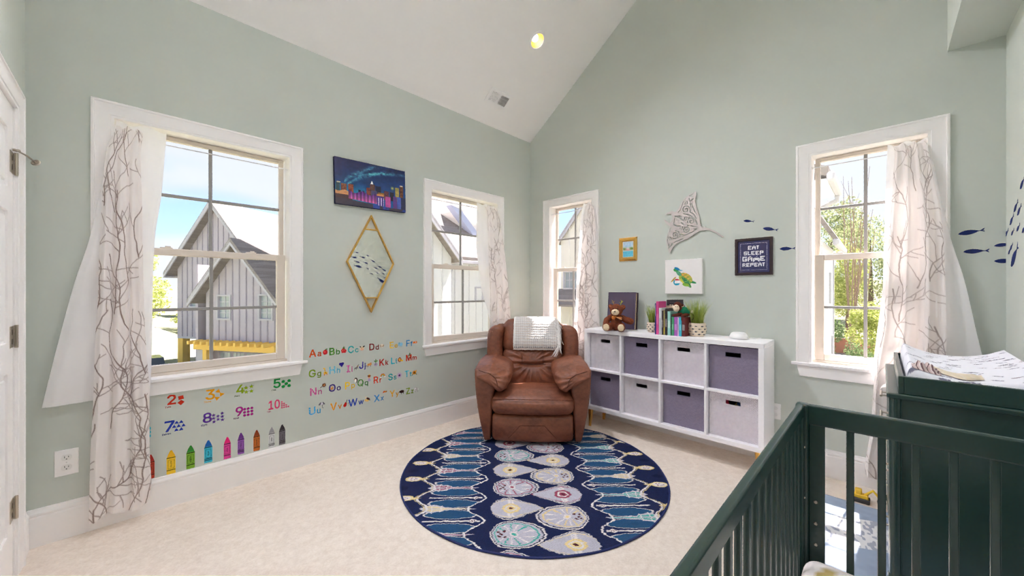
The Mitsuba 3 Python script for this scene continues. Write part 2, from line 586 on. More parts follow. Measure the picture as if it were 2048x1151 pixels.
bsdf('muntin_grey', rgb(150, 148, 146), rough=0.45, spec=0.35)
WIN_WORDS = ['large double-hung window with white casing beside the door, grey house outside', 'double-hung window with white casing behind the recliner, left of the corner',
             'narrow window just right of the room corner, behind the recliner', 'narrow window with white casing between the game poster and the dresser, trees outside']
for i, ((wall, a, b), words) in enumerate(zip(WIN, WIN_WORDS)):
    w = f'window_{i + 1}'
    TAKEN.add(w)
    labels[w] = {'label': words, 'kind': 'structure'}
    P = frame_xy(wall)
    for nm, m in zip(('side_casing', 'head_casing', 'side_casing'), mitred(a, b, Z_STOOL + 0.012, Z_HEAD)):
        part(nm, P(m), 'white_paint', w)
    # stool with rounded nose, apron with returned ends
    nose = sg.Polygon([(-0.095, -0.012), (0.030, -0.012), (0.036, -0.009), (0.038, 0.0), (0.036, 0.009), (0.030, 0.012), (-0.095, 0.012)])
    st = prism(nose, b - a + 2 * CAS + 0.056)
    v = st.vertices
    st.vertices = np.stack([a - CAS - 0.028 + v[:, 2], Z_STOOL + v[:, 1], v[:, 0]], 1)
    inside = (st.vertices[:, 2] < -0.01)
    st.vertices[inside, 0] = np.clip(st.vertices[inside, 0], a - 0.008, b + 0.008)
    part('stool', P(st), 'white_paint', w, smooth=30)
    ap = sg.Polygon([(a - CAS + 0.004, Z_STOOL - 0.012), (b + CAS - 0.004, Z_STOOL - 0.012), (b + CAS - 0.022, Z_STOOL - 0.092), (a - CAS + 0.022, Z_STOOL - 0.092)])
    part('apron', P(prism(ap, 0.018)), 'white_paint', w)
    # jamb boards
    JD = -0.15
    for q in ((a - 0.010, a, Z_STOOL, Z_HEAD), (b, b + 0.010, Z_STOOL, Z_HEAD)):
        part('jamb', P(box(*q, JD, 0.002)), 'white_paint', w)
    part('jamb', P(box(a - 0.010, b + 0.010, Z_HEAD, Z_HEAD + 0.010, JD, 0.002)), 'white_paint', w)
    part('jamb', P(box(a, b, Z_STOOL - 0.012, Z_STOOL + 0.030, JD, -0.050)), 'almond', w)
    us = f'{w}__upper_sash'
    ls = f'{w}__lower_sash'
    sash(us, a + 0.012, b - 0.012, 1.585, Z_HEAD - 0.004, 0.112, 0.030, 0.028, 0.036, P)
    sash(ls, a + 0.012, b - 0.012, Z_STOOL + 0.030, 1.626, 0.070, 0.055, 0.044, 0.050, P)
    for q in (a + (b - a) * 0.25, a + (b - a) * 0.75):
        m = trimesh.util.concatenate([cbox(q - 0.03, q + 0.03, 1.626, 1.634, -0.086, -0.058, 0.002), cbox(q - 0.006, q + 0.022, 1.634, 1.643, -0.078, -0.066, 0.002)])
        part('sash_lock', P(m), 'almond', w)

# ---------------------------------------------------------------- the door
d = 'door_1'
TAKEN.add(d)
labels[d] = {'label': 'white panel door with three hinges at the left edge of the room', 'kind': 'structure'}


def P_front(m):
    m = m.copy()
    v = m.vertices
    m.vertices = np.stack([v[:, 0], YC + v[:, 2], v[:, 1]], 1)
    if m.volume < 0:
        m.invert()
    return m


for nm, m in zip(('side_casing', 'head_casing', 'side_casing'), mitred(DOOR_X0, DOOR_X1, 0.0, DOOR_H)):
    part(nm, P_front(m), 'white_paint', d)
part('jamb', P_front(box(DOOR_X0 - 0.012, DOOR_X0 + 0.004, 0, DOOR_H, -0.12, 0.004)), 'white_paint', d)
part('jamb', P_front(box(DOOR_X1 - 0.004, DOOR_X1 + 0.012, 0, DOOR_H, -0.12, 0.004)), 'white_paint', d)
part('jamb', P_front(box(DOOR_X0 - 0.012, DOOR_X1 + 0.012, DOOR_H, DOOR_H + 0.012, -0.12, 0.004)), 'white_paint', d)
slab = sg.box(DOOR_X0 + 0.008, 0.012, DOOR_X1 - 0.008, DOOR_H - 0.004)
sl = f'{d}__slab'
cut = []
for x0, x1 in ((DOOR_X0 + 0.115, -2.575), (-2.46, DOOR_X1 - 0.115)):
    for z0, z1 in ((0.24, 0.98), (1.12, 1.72), (1.83, 2.10)):
        cut.append(sg.box(x0, z0, x1, z1))
fill(numbered(sl), P_front(trimesh.util.concatenate([prism(slab.difference(unary_union(cut)), 0.010, 'z', -0.012), prism(slab, 0.03, 'z', -0.042)])), 'white_paint', False, None, None)
for c in cut:
    fill(numbered(f'{sl}__panel'), P_front(rounded((c.bounds[0] + 0.022, c.bounds[2] - 0.022, c.bounds[1] + 0.022, c.bounds[3] - 0.022, -0.02, -0.005), 0.004, 1)), 'white_paint', False, None, None)
for z in (0.33, 1.141, 1.957):
    m = [P_front(cbox(DOOR_X0 + 0.008, DOOR_X0 + 0.075, z - 0.05, z + 0.05, -0.003, 0.001, 0.001)),
         trimesh.creation.cylinder(0.0065, 0.108, sections=12, transform=trimesh.transformations.translation_matrix([DOOR_X0 + 0.004, YC + 0.008, z]))]
    h = part('hinge', m, 'nickel', d)
    for zz in (-0.022, 0.022):
        fill(numbered(h + '__screw_slot'), P_front(box(DOOR_X0 + 0.034, DOOR_X0 + 0.048, z + zz - 0.012, z + zz + 0.012, 0.001, 0.0016)), 'matte', False, (70, 60, 52), None)
bsdf('door_stop_metal', rgb(190, 180, 168), rough=0.4, metallic=1.0)
z = 2.018
pts = [(DOOR_X0 + 0.03, YC + 0.012, z), (DOOR_X0 - 0.05, YC + 0.034, z - 0.002), (DOOR_X0 - 0.115, YC + 0.052, z - 0.014)]
part('door_stop', [tube(pts, 0.004, 8), move(lathe([(0.0, 0.004), (0.014, 0.004), (0.018, 0.0), (0.014, -0.004), (0, -0.004)], 20), pts[-1], rx=20, ry=70),
                   move(lathe([(0.006, -0.004), (0.012, -0.004), (0.012, 0.004), (0.006, 0.004)], 16), pts[0])], 'door_stop_metal', d, smooth=40)

# ---------------------------------------------------------------- stickers and pictures on the walls


def colored(items):
    """[(mesh, sRGB)] -> one mesh and its linear colours."""
    ms = [m for m, _ in items]
    c = np.vstack([np.tile(lin(*k), (len(m.vertices), 1)) for m, k in items])
    return trimesh.util.concatenate(ms), c


def ell(cx, cy, rx, ry, rot=0):
    return affinity.translate(affinity.rotate(affinity.scale(sg.Point(0, 0).buffer(1, 8), rx, ry), rot, origin=(0, 0)), cx, cy)


def poly(*q):
    return sg.Polygon(q)


def stroke(pts, w):
    return sg.LineString(pts).buffer(w / 2, cap_style='round', quad_segs=4)


def star(cx, cy, r, n=5, rot=90, inner=0.42):
    a = [math.radians(rot + k * 180 / n) for k in range(2 * n)]
    return sg.Polygon([(cx + math.cos(t) * r * (1 if k % 2 == 0 else inner), cy + math.sin(t) * r * (1 if k % 2 == 0 else inner)) for k, t in enumerate(a)])


BR, DK, CR, RD, GN, OR, YE, BL, PU, PK, WH, GY = ((122, 72, 40), (45, 30, 28), (240, 214, 178), (196, 40, 48), (70, 120, 48), (228, 120, 40), (240, 196, 60),
                                                  (70, 160, 214), (70, 50, 140), (222, 110, 170), (240, 240, 238), (120, 120, 124))
ICON = {
    'A': [(ell(.5, .42, .36, .40), RD), (ell(.42, .5, .12, .16), (225, 90, 90)), (stroke([(.5, .8), (.56, 1)], .06), BR), (ell(.7, .9, .16, .07, 25), GN)],
    'B': [(poly((.05, .5), (.5, 1.0), (.98, .35), (.8, .02), (.2, .05)), RD), (star(.5, .86, .26, 6), GN), (ell(.35, .4, .05, .07), CR), (ell(.6, .5, .05, .07), CR)],
    'C': [(ell(.5, .45, .36, .3), CR), (ell(.5, .25, .26, .16), (235, 180, 150)), (ell(.2, .75, .16, .09, -30), DK), (ell(.8, .75, .2, .11, 30), DK), (ell(.4, .55, .05, .05), DK), (ell(.6, .55, .05, .05), DK)],
    'D': [(ell(.5, .5, .30, .30), (230, 220, 200)), (ell(.24, .45, .10, .22, 20), (176, 150, 120)), (ell(.76, .45, .10, .22, -20), (176, 150, 120)), (ell(.5, .42, .07, .05), DK)],
    'E': [(ell(.55, .45, .40, .30), (140, 200, 226)), (ell(.22, .62, .2, .2), (120, 184, 214)), (stroke([(.1, .6), (.02, .35), (.1, .15)], .1), (120, 184, 214)), (stroke([(.4, .2), (.4, .0)], .12), (120, 184, 214)), (stroke([(.75, .2), (.75, .0)], .12), (120, 184, 214)), (ell(.2, .68, .04, .04), DK)],
    'F': [(ell(.55, .5, .36, .24), OR), (poly((.25, .5), (.0, .78), (.0, .22)), OR), (ell(.6, .5, .06, .22), WH), (ell(.78, .56, .04, .04), DK)],
    'G': [(stroke([(.5, .3), (.42, .95)], .14), YE), (ell(.36, .98, .18, .1, -20), YE), (ell(.55, .25, .3, .2), YE), (ell(.5, .3, .07, .06), BR), (ell(.62, .2, .07, .06), BR), (ell(.45, .65, .05, .06), BR), (stroke([(.35, .1), (.35, -.1)], .09), OR), (stroke([(.75, .1), (.75, -.1)], .09), OR)],
    'H': [(unary_union([ell(.35, .68, .24, .22), ell(.72, .72, .24, .22), poly((.14, .62), (.6, .08), (.94, .68))]), (50, 40, 140))],
    'I': [(ell(.5, .45, .34, .10, 20), GY), (ell(.75, .7, .14, .12), (150, 110, 80)), (stroke([(.3, .4), (.15, .1)], .05), DK), (stroke([(.55, .45), (.5, .12)], .05), DK), (stroke([(.7, .55), (.8, .25)], .05), DK), (stroke([(.8, .8), (.95, .98)], .04), DK)],
    'J': [(ell(.55, .42, .42, .2), (222, 160, 90)), (ell(.8, .62, .16, .15), (205, 140, 80)), (stroke([(.3, .3), (.25, .05)], .09), BR), (stroke([(.75, .3), (.78, .05)], .09), BR), (ell(.42, .48, .08, .05), DK), (ell(.03, .25, .07, .07), DK)],
    'K': [(ell(.5, .3, .34, .32), (176, 160, 190)), (stroke([(.5, .5), (.5, 1.1)], .07), GN), (ell(.3, .95, .22, .08, -35), GN), (ell(.7, .95, .22, .08, 35), (90, 150, 60)), (ell(.5, 1.15, .08, .2), GN), (ell(.4, .3, .05, .06), DK), (ell(.6, .3, .05, .06), DK)],
    'L': [(ell(.4, .5, .36, .42), (150, 62, 30)), (ell(.4, .5, .22, .27), (240, 186, 80)), (ell(.85, .3, .25, .16), YE), (ell(.33, .56, .04, .05), DK), (ell(.48, .56, .04, .05), DK), (ell(.4, .42, .05, .04), DK)],
    'M': [(ell(.45, .55, .26, .3), (110, 60, 36)), (ell(.45, .45, .16, .16), CR), (stroke([(.3, .2), (.1, -.1)], .09), DK), (stroke([(.6, .2), (.8, -.1)], .09), DK), (star(.55, 1.0, .26, 5), GN)],
    'N': [(ell(.66, .62, .26, .24), (100, 50, 28)), (ell(.66, .62, .14, .12), (214, 150, 90)), (stroke([(.45, .5), (.05, .25)], .1), (80, 42, 26)), (star(.66, .62, .42, 9, 90, .5).difference(ell(.66, .62, .25, .23)), BR)],
    'O': [(ell(.5, .45, .34, .4), (196, 110, 50)), (ell(.38, .58, .12, .12), CR), (ell(.62, .58, .12, .12), CR), (ell(.38, .58, .05, .05), DK), (ell(.62, .58, .05, .05), DK), (poly((.45, .5), (.55, .5), (.5, .38)), YE)],
    'P': [(ell(.5, .5, .3, .46), DK), (ell(.42, .44, .2, .36), WH), (poly((.3, .72), (.12, .66), (.3, .62)), OR), (ell(.4, .76, .04, .04), DK)],
    'Q': [(ell(.5, .62, .24, .26), (226, 170, 130)), (ell(.5, .8, .3, .2), (130, 70, 40)), (poly((.2, -.15), (.8, -.15), (.62, .38), (.38, .38)), (180, 160, 200)), (star(.5, 1.02, .16, 5), YE)],
    'R': [(ell(.5, .2, .5, .6).difference(ell(.5, .2, .4, .5)).intersection(sg.box(0, .2, 1, 1)), RD), (ell(.5, .2, .4, .5).difference(ell(.5, .2, .3, .4)).intersection(sg.box(0, .2, 1, 1)), YE), (ell(.5, .2, .3, .4).difference(ell(.5, .2, .22, .3)).intersection(sg.box(0, .2, 1, 1)), GN), (ell(.1, .16, .16, .09), WH), (ell(.9, .16, .16, .09), WH)],
    'S': [(unary_union([ell(.5 + .3 * math.cos(t), .5 + .3 * math.sin(t), .2, .2) for t in np.arange(6) * math.pi / 3]), (196, 176, 206)), (ell(.5, .5, .2, .2), (96, 50, 110))],
    'T': [(ell(.5, .45, .4, .36), (216, 140, 40)), (ell(.5, .45, .2, .2), (120, 70, 30)), (ell(.85, .75, .14, .14), (226, 170, 60)), (stroke([(.2, .25), (.05, .05)], .1), (90, 120, 60)), (stroke([(.8, .25), (.95, .05)], .1), (90, 120, 60))],
    'U': [(ell(.5, .5, .5, .46).intersection(sg.box(0, .5, 1, 1)), (110, 110, 120)), (ell(.5, .5, .18, .46).intersection(sg.box(0, .5, 1, 1)), (214, 214, 220)), (stroke([(.55, .5), (.55, .0), (.7, -.05), (.75, .1)], .05), DK)],
    'V': [(ell(.4, .28, .28, .28), (190, 40, 36)), (ell(.5, .58, .2, .2), (190, 40, 36)), (stroke([(.55, .7), (.75, 1.15)], .08), DK), (stroke([(.9, .7), (1.0, .1)], .04), BR)],
    'W': [(ell(.45, .35, .4, .2, -20), (226, 186, 110)), (ell(.7, .6, .34, .16, -30), (70, 32, 30)), (ell(.3, .9, .14, .12), CR), (stroke([(.7, .5), (1.0, .3)], .1), DK)],
    'X': [(poly((.05, .55), (.3, .95), (1.0, .8), (.9, .6)), (196, 100, 50)), (stroke([(.25, .6), (.4, .9)], .07), RD), (stroke([(.5, .62), (.62, .86)], .07), YE), (stroke([(.72, .64), (.82, .82)], .07), GN)],
    'Y': [(ell(.55, .5, .44, .26), (58, 34, 30)), (ell(.18, .5, .2, .18), (44, 26, 24)), (stroke([(.1, .66), (.02, .9)], .06), CR), (stroke([(.4, .25), (.4, .05)], .09), DK), (stroke([(.8, .3), (.8, .05)], .09), DK)],
    'Z': [(ell(.5, .45, .4, .24), WH), (stroke([(.35, .25), (.4, .65)], .06), DK), (stroke([(.52, .22), (.56, .68)], .06), DK), (stroke([(.68, .28), (.72, .62)], .06), DK), (ell(.2, .72, .18, .14), WH), (stroke([(.1, .8), (.3, .86)], .05), GY), (stroke([(.3, .22), (.3, .0)], .06), GY), (stroke([(.75, .22), (.75, .0)], .06), GY)],
}
LETTERS = {'A': (0.976, .834, 'apple'), 'B': (1.123, .831, 'berry'), 'C': (1.274, .830, 'cow'), 'D': (1.457, .832, 'dog'), 'E': (1.649, .829, 'elephant'), 'F': (1.816, .829, 'fish'),
           'G': (0.971, .675, 'giraffe'), 'H': (1.123, .678, 'heart'), 'I': (1.264, .670, 'insect'), 'J': (1.370, .683, 'jaguar'), 'K': (1.550, .683, 'kiwi plant'), 'L': (1.662, .683, 'lion'), 'M': (1.813, .691, 'monkey'),
           'N': (0.979, .530, 'nut'), 'O': (1.121, .533, 'owl'), 'P': (1.248, .531, 'penguin'), 'Q': (1.355, .534, 'queen'), 'R': (1.497, .536, 'rainbow'), 'S': (1.637, .538, 'shell'), 'T': (1.802, .541, 'turtle'),
           'U': (0.971, .380, 'umbrella'), 'V': (1.135, .379, 'violin'), 'W': (1.282, .378, 'walrus'), 'X': (1.505, .371, 'xylophone'), 'Y': (1.653, .383, 'yak'), 'Z': (1.816, .376, 'zebra')}
LCOL = {'A': (205, 84, 32), 'B': (62, 124, 48), 'C': (44, 166, 172), 'D': (124, 40, 40), 'E': (224, 184, 68), 'F': (48, 132, 190), 'G': (122, 150, 40), 'H': (98, 184, 212), 'I': (204, 92, 160), 'J': (50, 44, 150),
        'K': (172, 42, 40), 'L': (54, 178, 198), 'M': (190, 50, 34), 'N': (196, 92, 152), 'O': (64, 44, 120), 'P': (236, 196, 50), 'Q': (70, 130, 66), 'R': (206, 60, 40), 'S': (20, 150, 160), 'T': (54, 176, 200),
        'U': (60, 160, 214), 'V': (222, 148, 40), 'W': (48, 72, 166), 'X': (58, 132, 196), 'Y': (216, 160, 44), 'Z': (130, 154, 42)}
SPOT = {'A': (196, 40, 40), 'B': (150, 190, 90), 'C': (130, 206, 200), 'E': (240, 220, 120), 'H': (190, 226, 240), 'I': (236, 170, 210), 'N': (240, 190, 220), 'P': (250, 230, 150), 'Q': (190, 214, 150), 'T': (160, 220, 230), 'U': (170, 214, 240), 'V': (250, 214, 110), 'Y': (240, 206, 110), 'X': (120, 190, 220)}


def letters(text, h, depth=0.0012, bold=True):
    return meshkit.text_mesh(text, h, depth, bold)


for k, (y, z, what) in LETTERS.items():
    t = thing('letter_sticker', f'wall sticker of the letters {k}{k.lower()} with a small {what} picture', 'letter sticker', 'alphabet stickers on the left wall')
    cap = letters(k, 0.056)
    w = cap.bounds[1][0]
    shift = 0.034 if k == 'K' else 0.0
    part('capital_letter', on_left(cap, y, z), 'matte', t, col=LCOL[k])
    if k in SPOT:
        r = np.random.default_rng(ord(k))
        hit = []
        from_ = cap.triangles_center
        top = from_[from_[:, 2] > 0.0011]
        for q in top[np.linspace(0, len(top) - 1, 9).astype(int)]:
            hit.append(prism(sg.Point(q[0], q[1]).buffer(0.0028, 3), 0.0004, 'z', 0.0012))
        part('letter_dots', on_left(trimesh.util.concatenate(hit), y, z), 'matte', t, col=SPOT[k], kind=None)
    small = letters(k.lower(), 0.042)
    sw = small.bounds[1][0]
    part('small_letter', on_left(small, y + w + 0.007, z), 'matte', t, col=tuple(int(c * 0.92) for c in LCOL[k]))
    if k == 'K':
        oy, oz, sc = y - 0.05, z + 0.004, 0.045
    elif k == 'O':
        oy, oz, sc = y + 0.013, z + 0.012, 0.032
    elif k == 'M':
        oy, oz, sc = y + 0.022, z + 0.022, 0.042
    elif k in 'NQPRHUX':
        oy, oz, sc = y + w + sw * 0.75, z + 0.036, 0.048
    else:
        oy, oz, sc = y + w + sw + 0.012, z + 0.004, 0.050
    items = []
    for i, (pg, c) in enumerate(ICON[k]):
        items.append((prism(affinity.scale(pg, sc, sc, origin=(0, 0)), 0.0006, 'z', 0.0006 + 0.0004 * i), c))
    m, c = colored(items)
    part('picture', on_left(m, oy, oz), 'matte', t, col=c)

NUMS = {'2': (.150, .638, .058, (196, 52, 34), 'Two', (150, 50, 40)), '3': (.340, .630, .064, (226, 158, 32), 'Three', (214, 160, 60)), '4': (.506, .637, .060, (140, 168, 32), 'Four', (96, 110, 70)), '5': (.728, .636, .064, (20, 134, 60), 'Five', (20, 70, 50)),
        '6': (-.005, .470, .062, (40, 168, 190), 'Six', (30, 80, 100)), '7': (.137, .470, .064, (36, 56, 160), 'Seven', (40, 50, 110)), '8': (.325, .480, .061, (84, 48, 140), 'Eight', (60, 50, 100)), '9': (.500, .483, .060, (160, 34, 130), 'Nine', (90, 50, 90)), '10': (.698, .483, .062, (208, 60, 110), 'Ten', (170, 80, 110))}


def tri(cx, cy, r, rot=90):
    return sg.Polygon([(cx + r * math.cos(math.radians(rot + a)), cy + r * math.sin(math.radians(rot + a))) for a in (0, 120, 240)])


def sq(cx, cy, r, rot=0):
    return affinity.rotate(sg.box(cx - r, cy - r * .92, cx + r, cy + r * .92), rot)


MARKS = {'2': [sq(.223, .672, .0125, 6), sq(.223, .641, .0125, 45)], '3': [tri(.412, .676, .017, 75), tri(.430, .652, .017, 5), tri(.406, .630, .017, 20)],
         '4': [star(a, b, .016) for a, b in ((.568, .670), (.600, .674), (.570, .640), (.600, .641))],
         '5': [sg.Point(a, b).buffer(.0115, 6) for a, b in ((.800, .674), (.839, .674), (.820, .655), (.800, .637), (.839, .637))],
         '6': [sg.box(a, b, a + .022, b + .014) for a in (.062, .036) for b in (.459, .482, .505)],
         '7': [tri(a, b - .002, .0125) for a, b in ((.202, .518), (.224, .518), (.190, .495), (.212, .494), (.235, .493), (.201, .472), (.224, .471))],
         '8': [star(a, b, .0125) for a, b in ((.388, .519), (.388, .498), (.390, .475), (.411, .508), (.412, .486), (.434, .522), (.434, .500), (.435, .478))],
         '9': [sg.Point(a, b).buffer(.0088, 6) for a in (.560, .581, .603) for b in (.521, .499, .477)],
         '10': [sq(.791 + .0145 * i, .480 + .0145 * j, .0052) for i in range(4) for j in range(4 - i)]}
MW = {'2': 'two squares', '3': 'three triangles', '4': 'four stars', '5': 'five dots', '6': 'six bars', '7': 'seven triangles', '8': 'eight stars', '9': 'nine dots', '10': 'ten small squares'}
for k, (y, z, h, c, word, wc) in NUMS.items():
    t = thing('number_sticker', f'wall sticker of the number {k} with {MW[k]} below the large window', 'number sticker', 'number stickers below the window')
    m = letters(k, h)
    m.vertices[:, 0] *= .080 / m.bounds[1][0] if k == '10' else 1.05
    part('number', on_left(m, y, z), 'matte', t, col=c)
    part('word', on_left(letters(word, 0.0105, 0.0010), y - 0.004, z - 0.019), 'matte', t, col=wc)
    for pg in MARKS[k]:
        part('mark', on_left(prism(pg, 0.0012), 0, 0), 'matte', t, col=c)

CRAYONS = [('red', .083, .204, .034, (184, 66, 46), (160, 44, 40)), ('yellow', .176, .202, .042, (240, 200, 54), (232, 182, 40)), ('green', .270, .204, .042, (118, 166, 50), (50, 130, 50)), ('blue', .360, .213, .042, (58, 180, 206), (36, 96, 172)),
           ('pink', .462, .206, .039, (216, 70, 150), (224, 40, 120)), ('purple', .539, .214, .038, (142, 86, 170), (96, 50, 130)), ('orange', .632, .209, .039, (190, 104, 44), (140, 60, 32)), ('gray', .725, .204, .039, (206, 208, 210), (150, 152, 156)), ('black', .793, .207, .041, (104, 100, 108), (44, 40, 46))]
for name, y, z, w, c, tip in CRAYONS:
    shown = {'orange': 'brown-orange', 'gray': 'pale grey'}.get(name, name)
    t = thing('crayon_sticker', f'{shown} crayon wall sticker standing on the baseboard below the number stickers', 'crayon sticker', 'crayon stickers above the baseboard')
    h = .146
    hw = w / 2
    body = sg.box(-hw, 0, hw, .105).union(sg.box(-hw * .94, -.002, hw * .94, .004))
    cone = sg.Polygon([(-hw * .92, .105), (hw * .92, .105), (hw * .70, .121), (hw * .30, .140), (hw * .18, .146), (-hw * .18, .146), (-hw * .30, .140), (-hw * .70, .121)])
    part('wrapper', on_left(prism(body, .0010), y, z), 'matte', t, col=c)
    part('tip', on_left(prism(cone, .0010), y, z), 'matte', t, col=tip)
    dark = tuple(int(q * .35) for q in tip)
    for b in (.012, .022, .097) if name in ('blue', 'gray', 'purple', 'black') else (.020, .097):
        part('band', on_left(prism(sg.box(-hw, b, hw, b + .005), .0004, 'z', .0010), y, z), 'matte', t, col=dark)
    lab = sg.box(-hw * .58, .034, hw * .58, .084)
    part('label_border', on_left(prism(lab.buffer(.0030).difference(lab.buffer(.0012)), .0004, 'z', .0010), y, z), 'matte', t, col=dark)
    m = letters(name.upper(), .0085, .0004)
    m.apply_transform(trimesh.transformations.rotation_matrix(math.pi / 2, [0, 0, 1]))
    b = m.bounds
    s = min(1.0, .042 / (b[1][1] - b[0][1]))
    m.vertices[:, :2] = (m.vertices[:, :2] - (b[0][:2] + b[1][:2]) / 2) * s
    m.vertices[:, 1] += .059
    m.vertices[:, 2] += .0010
    part('lettering', on_left(m, y, z), 'matte', t, col=dark)


def fish_shape(length, fat=0.24):
    """Head at -x, tail at +x."""
    t = np.linspace(0, 1, 14)
    top = np.stack([-.5 + t * .80, fat / 2 * np.sin(np.pi * t ** .85) ** .9 + .004], 1)
    body = np.vstack([top, np.stack([top[::-1, 0], -top[::-1, 1] * 0.95], 1)])
    b = sg.Polygon(body).buffer(0)
    tail = unary_union([sg.Polygon([(.27, .016), (.33, .012), (.5, .115), (.465, .03), (.40, 0), (.33, -.012)]), sg.Polygon([(.27, -.016), (.33, -.012), (.48, -.10), (.455, -.03), (.40, 0), (.33, .012)])])
    return affinity.scale(unary_union([b, tail.buffer(0.002)]), length, length, origin=(0, 0))


NAVY = (28, 42, 98)
for (x0, z0), (x1, z1), words in [((-.82, 1.937), (-.745, 1.920), 'small navy fish sticker above the game poster'), ((-.683, 1.858), (-.583, 1.832), 'navy fish sticker above the right corner of the game poster'), ((-.573, 1.683), (-.472, 1.680), 'navy fish sticker between the game poster and the window'),
                                 ((.334, 1.704), (.438, 1.720), 'navy fish sticker right of the last window, upper of the pair'), ((.354, 1.594), (.455, 1.595), 'navy fish sticker right of the last window, lower of the pair'),
                                 ((.471, 1.621), (.545, 1.628), 'navy fish sticker at the right corner with its tail folded away, upper one'), ((.471, 1.531), (.565, 1.527), 'navy fish sticker at the right corner with its tail folded away, lower one')]:
    ln = math.hypot(x1 - x0, z1 - z0)
    f = affinity.rotate(fish_shape(ln, 0.27), math.degrees(math.atan2(z1 - z0, x1 - x0)), origin=(0, 0))
    f = affinity.translate(f, (x0 + x1) / 2, (z0 + z1) / 2).intersection(sg.box(-2, 0, XD - 0.001, 3))
    solo('fish_sticker', on_back(prism(f, .0012), 0, 0), 'matte', words, 'fish sticker', 'navy fish stickers', col=NAVY)
SCHOOL = [(3.54, 1.69, .09, 20), (3.47, 1.58, .07, 24), (3.42, 1.75, .10, 26), (3.40, 1.68, .07, 22), (3.43, 1.60, .075, 24), (3.36, 1.545, .19, 34), (3.33, 1.81, .10, 26), (3.28, 1.69, .075, 24), (3.26, 1.78, .095, 26), (3.20, 1.91, .10, 26),
          (3.17, 1.67, .075, 22), (3.09, 2.01, .08, 14), (3.09, 1.77, .075, 22), (3.06, 1.87, .10, 22), (3.00, 1.97, .10, 16), (2.91, 1.80, .15, 14), (2.90, 1.88, .10, 14), (2.89, 2.05, .08, 6), (2.84, 1.96, .11, 8)]
ORD = 'first second third fourth fifth sixth seventh eighth ninth tenth eleventh twelfth thirteenth fourteenth fifteenth sixteenth seventeenth eighteenth nineteenth'.split()
for (y, z, ln, ang), nth in zip(SCHOOL, ORD):
    f = affinity.rotate(fish_shape(ln, 0.28), ang, origin=(0, 0))
    solo('fish_sticker', on_right(prism(f, .0012), y + .02, z), 'matte', f'navy fish sticker on the right wall, {nth} of the school from the corner', 'fish sticker', 'school of fish on the right wall', col=NAVY)

# power outlet
t = thing('power_outlet', 'white double power outlet low on the left wall near the door', 'outlet')
part('cover_plate', on_left(move(rounded((-.044, .044, -.071, .071, 0, .006), .003, 2), (0, 0, 0)), -.2505, .413), 'white_paint', t)
for zz in (.027, -.027):
    s_ = part('socket', on_left(prism(sg.Point(0, 0).buffer(.020, 10).intersection(sg.box(-.03, -.0155, .03, .0155)), .002, 'z', .006), -.2505, .413 + zz), 'satin', t, col=(228, 226, 224))
    for xx, hh in ((-.007, .0042), (.007, .0035)):
        fill(numbered(s_ + '__slot'), on_left(box(xx - .0013, xx + .0013, -hh + .004, hh + .004, .008, .0084), -.2505, .413 + zz), 'matte', False, (40, 38, 38), None)
    fill(numbered(s_ + '__ground_hole'), on_left(prism(sg.Point(0, -.0075).buffer(.0027, 5), .0004, 'z', .008), -.2505, .413 + zz), 'matte', False, (40, 38, 38), None)
part('screw', on_left(prism(sg.Point(0, 0).buffer(.003, 6), .0008, 'z', .006), -.2505, .413), 'satin', t, col=(205, 202, 198))


def print_grid(w, h, step, fn):
    """Flat sheet in the xy plane (centred) with a colour per vertex: fn(u, v) with u to the right and v downwards, 0..1 -> sRGB."""
    nu, nv = int(w / step) + 1, int(h / step) + 1
    m, u, v = grid_mesh(nu, nv, lambda U, V: np.stack([(U - .5) * w, (V - .5) * h, 0 * U], -1))
    return m, lin(*fn(u, 1 - v).T).T if False else (u, 1 - v)


def srgb_lin(c):
    c = np.clip(np.asarray(c, float) / 255, 0, 1)
    return np.where(c <= 0.04045, c / 12.92, ((c + 0.055) / 1.055) ** 2.4)


def paint(base, mask, c):
    m = np.clip(mask, 0, 1)[:, None]
    return base * (1 - m) + np.asarray(c, float) * m


def canvas_sheet(w, h, step, fn, z=0.0):
    m, (u, v) = print_grid(w, h, step, None)
    m.vertices[:, 2] = z
    return m, srgb_lin(fn(u, v))


def np_noise(u, v, s, seed=0):
    return meshkit.fbm(np.stack([u * s, v * s, 0 * u + seed * 3.7], -1), 4, seed)


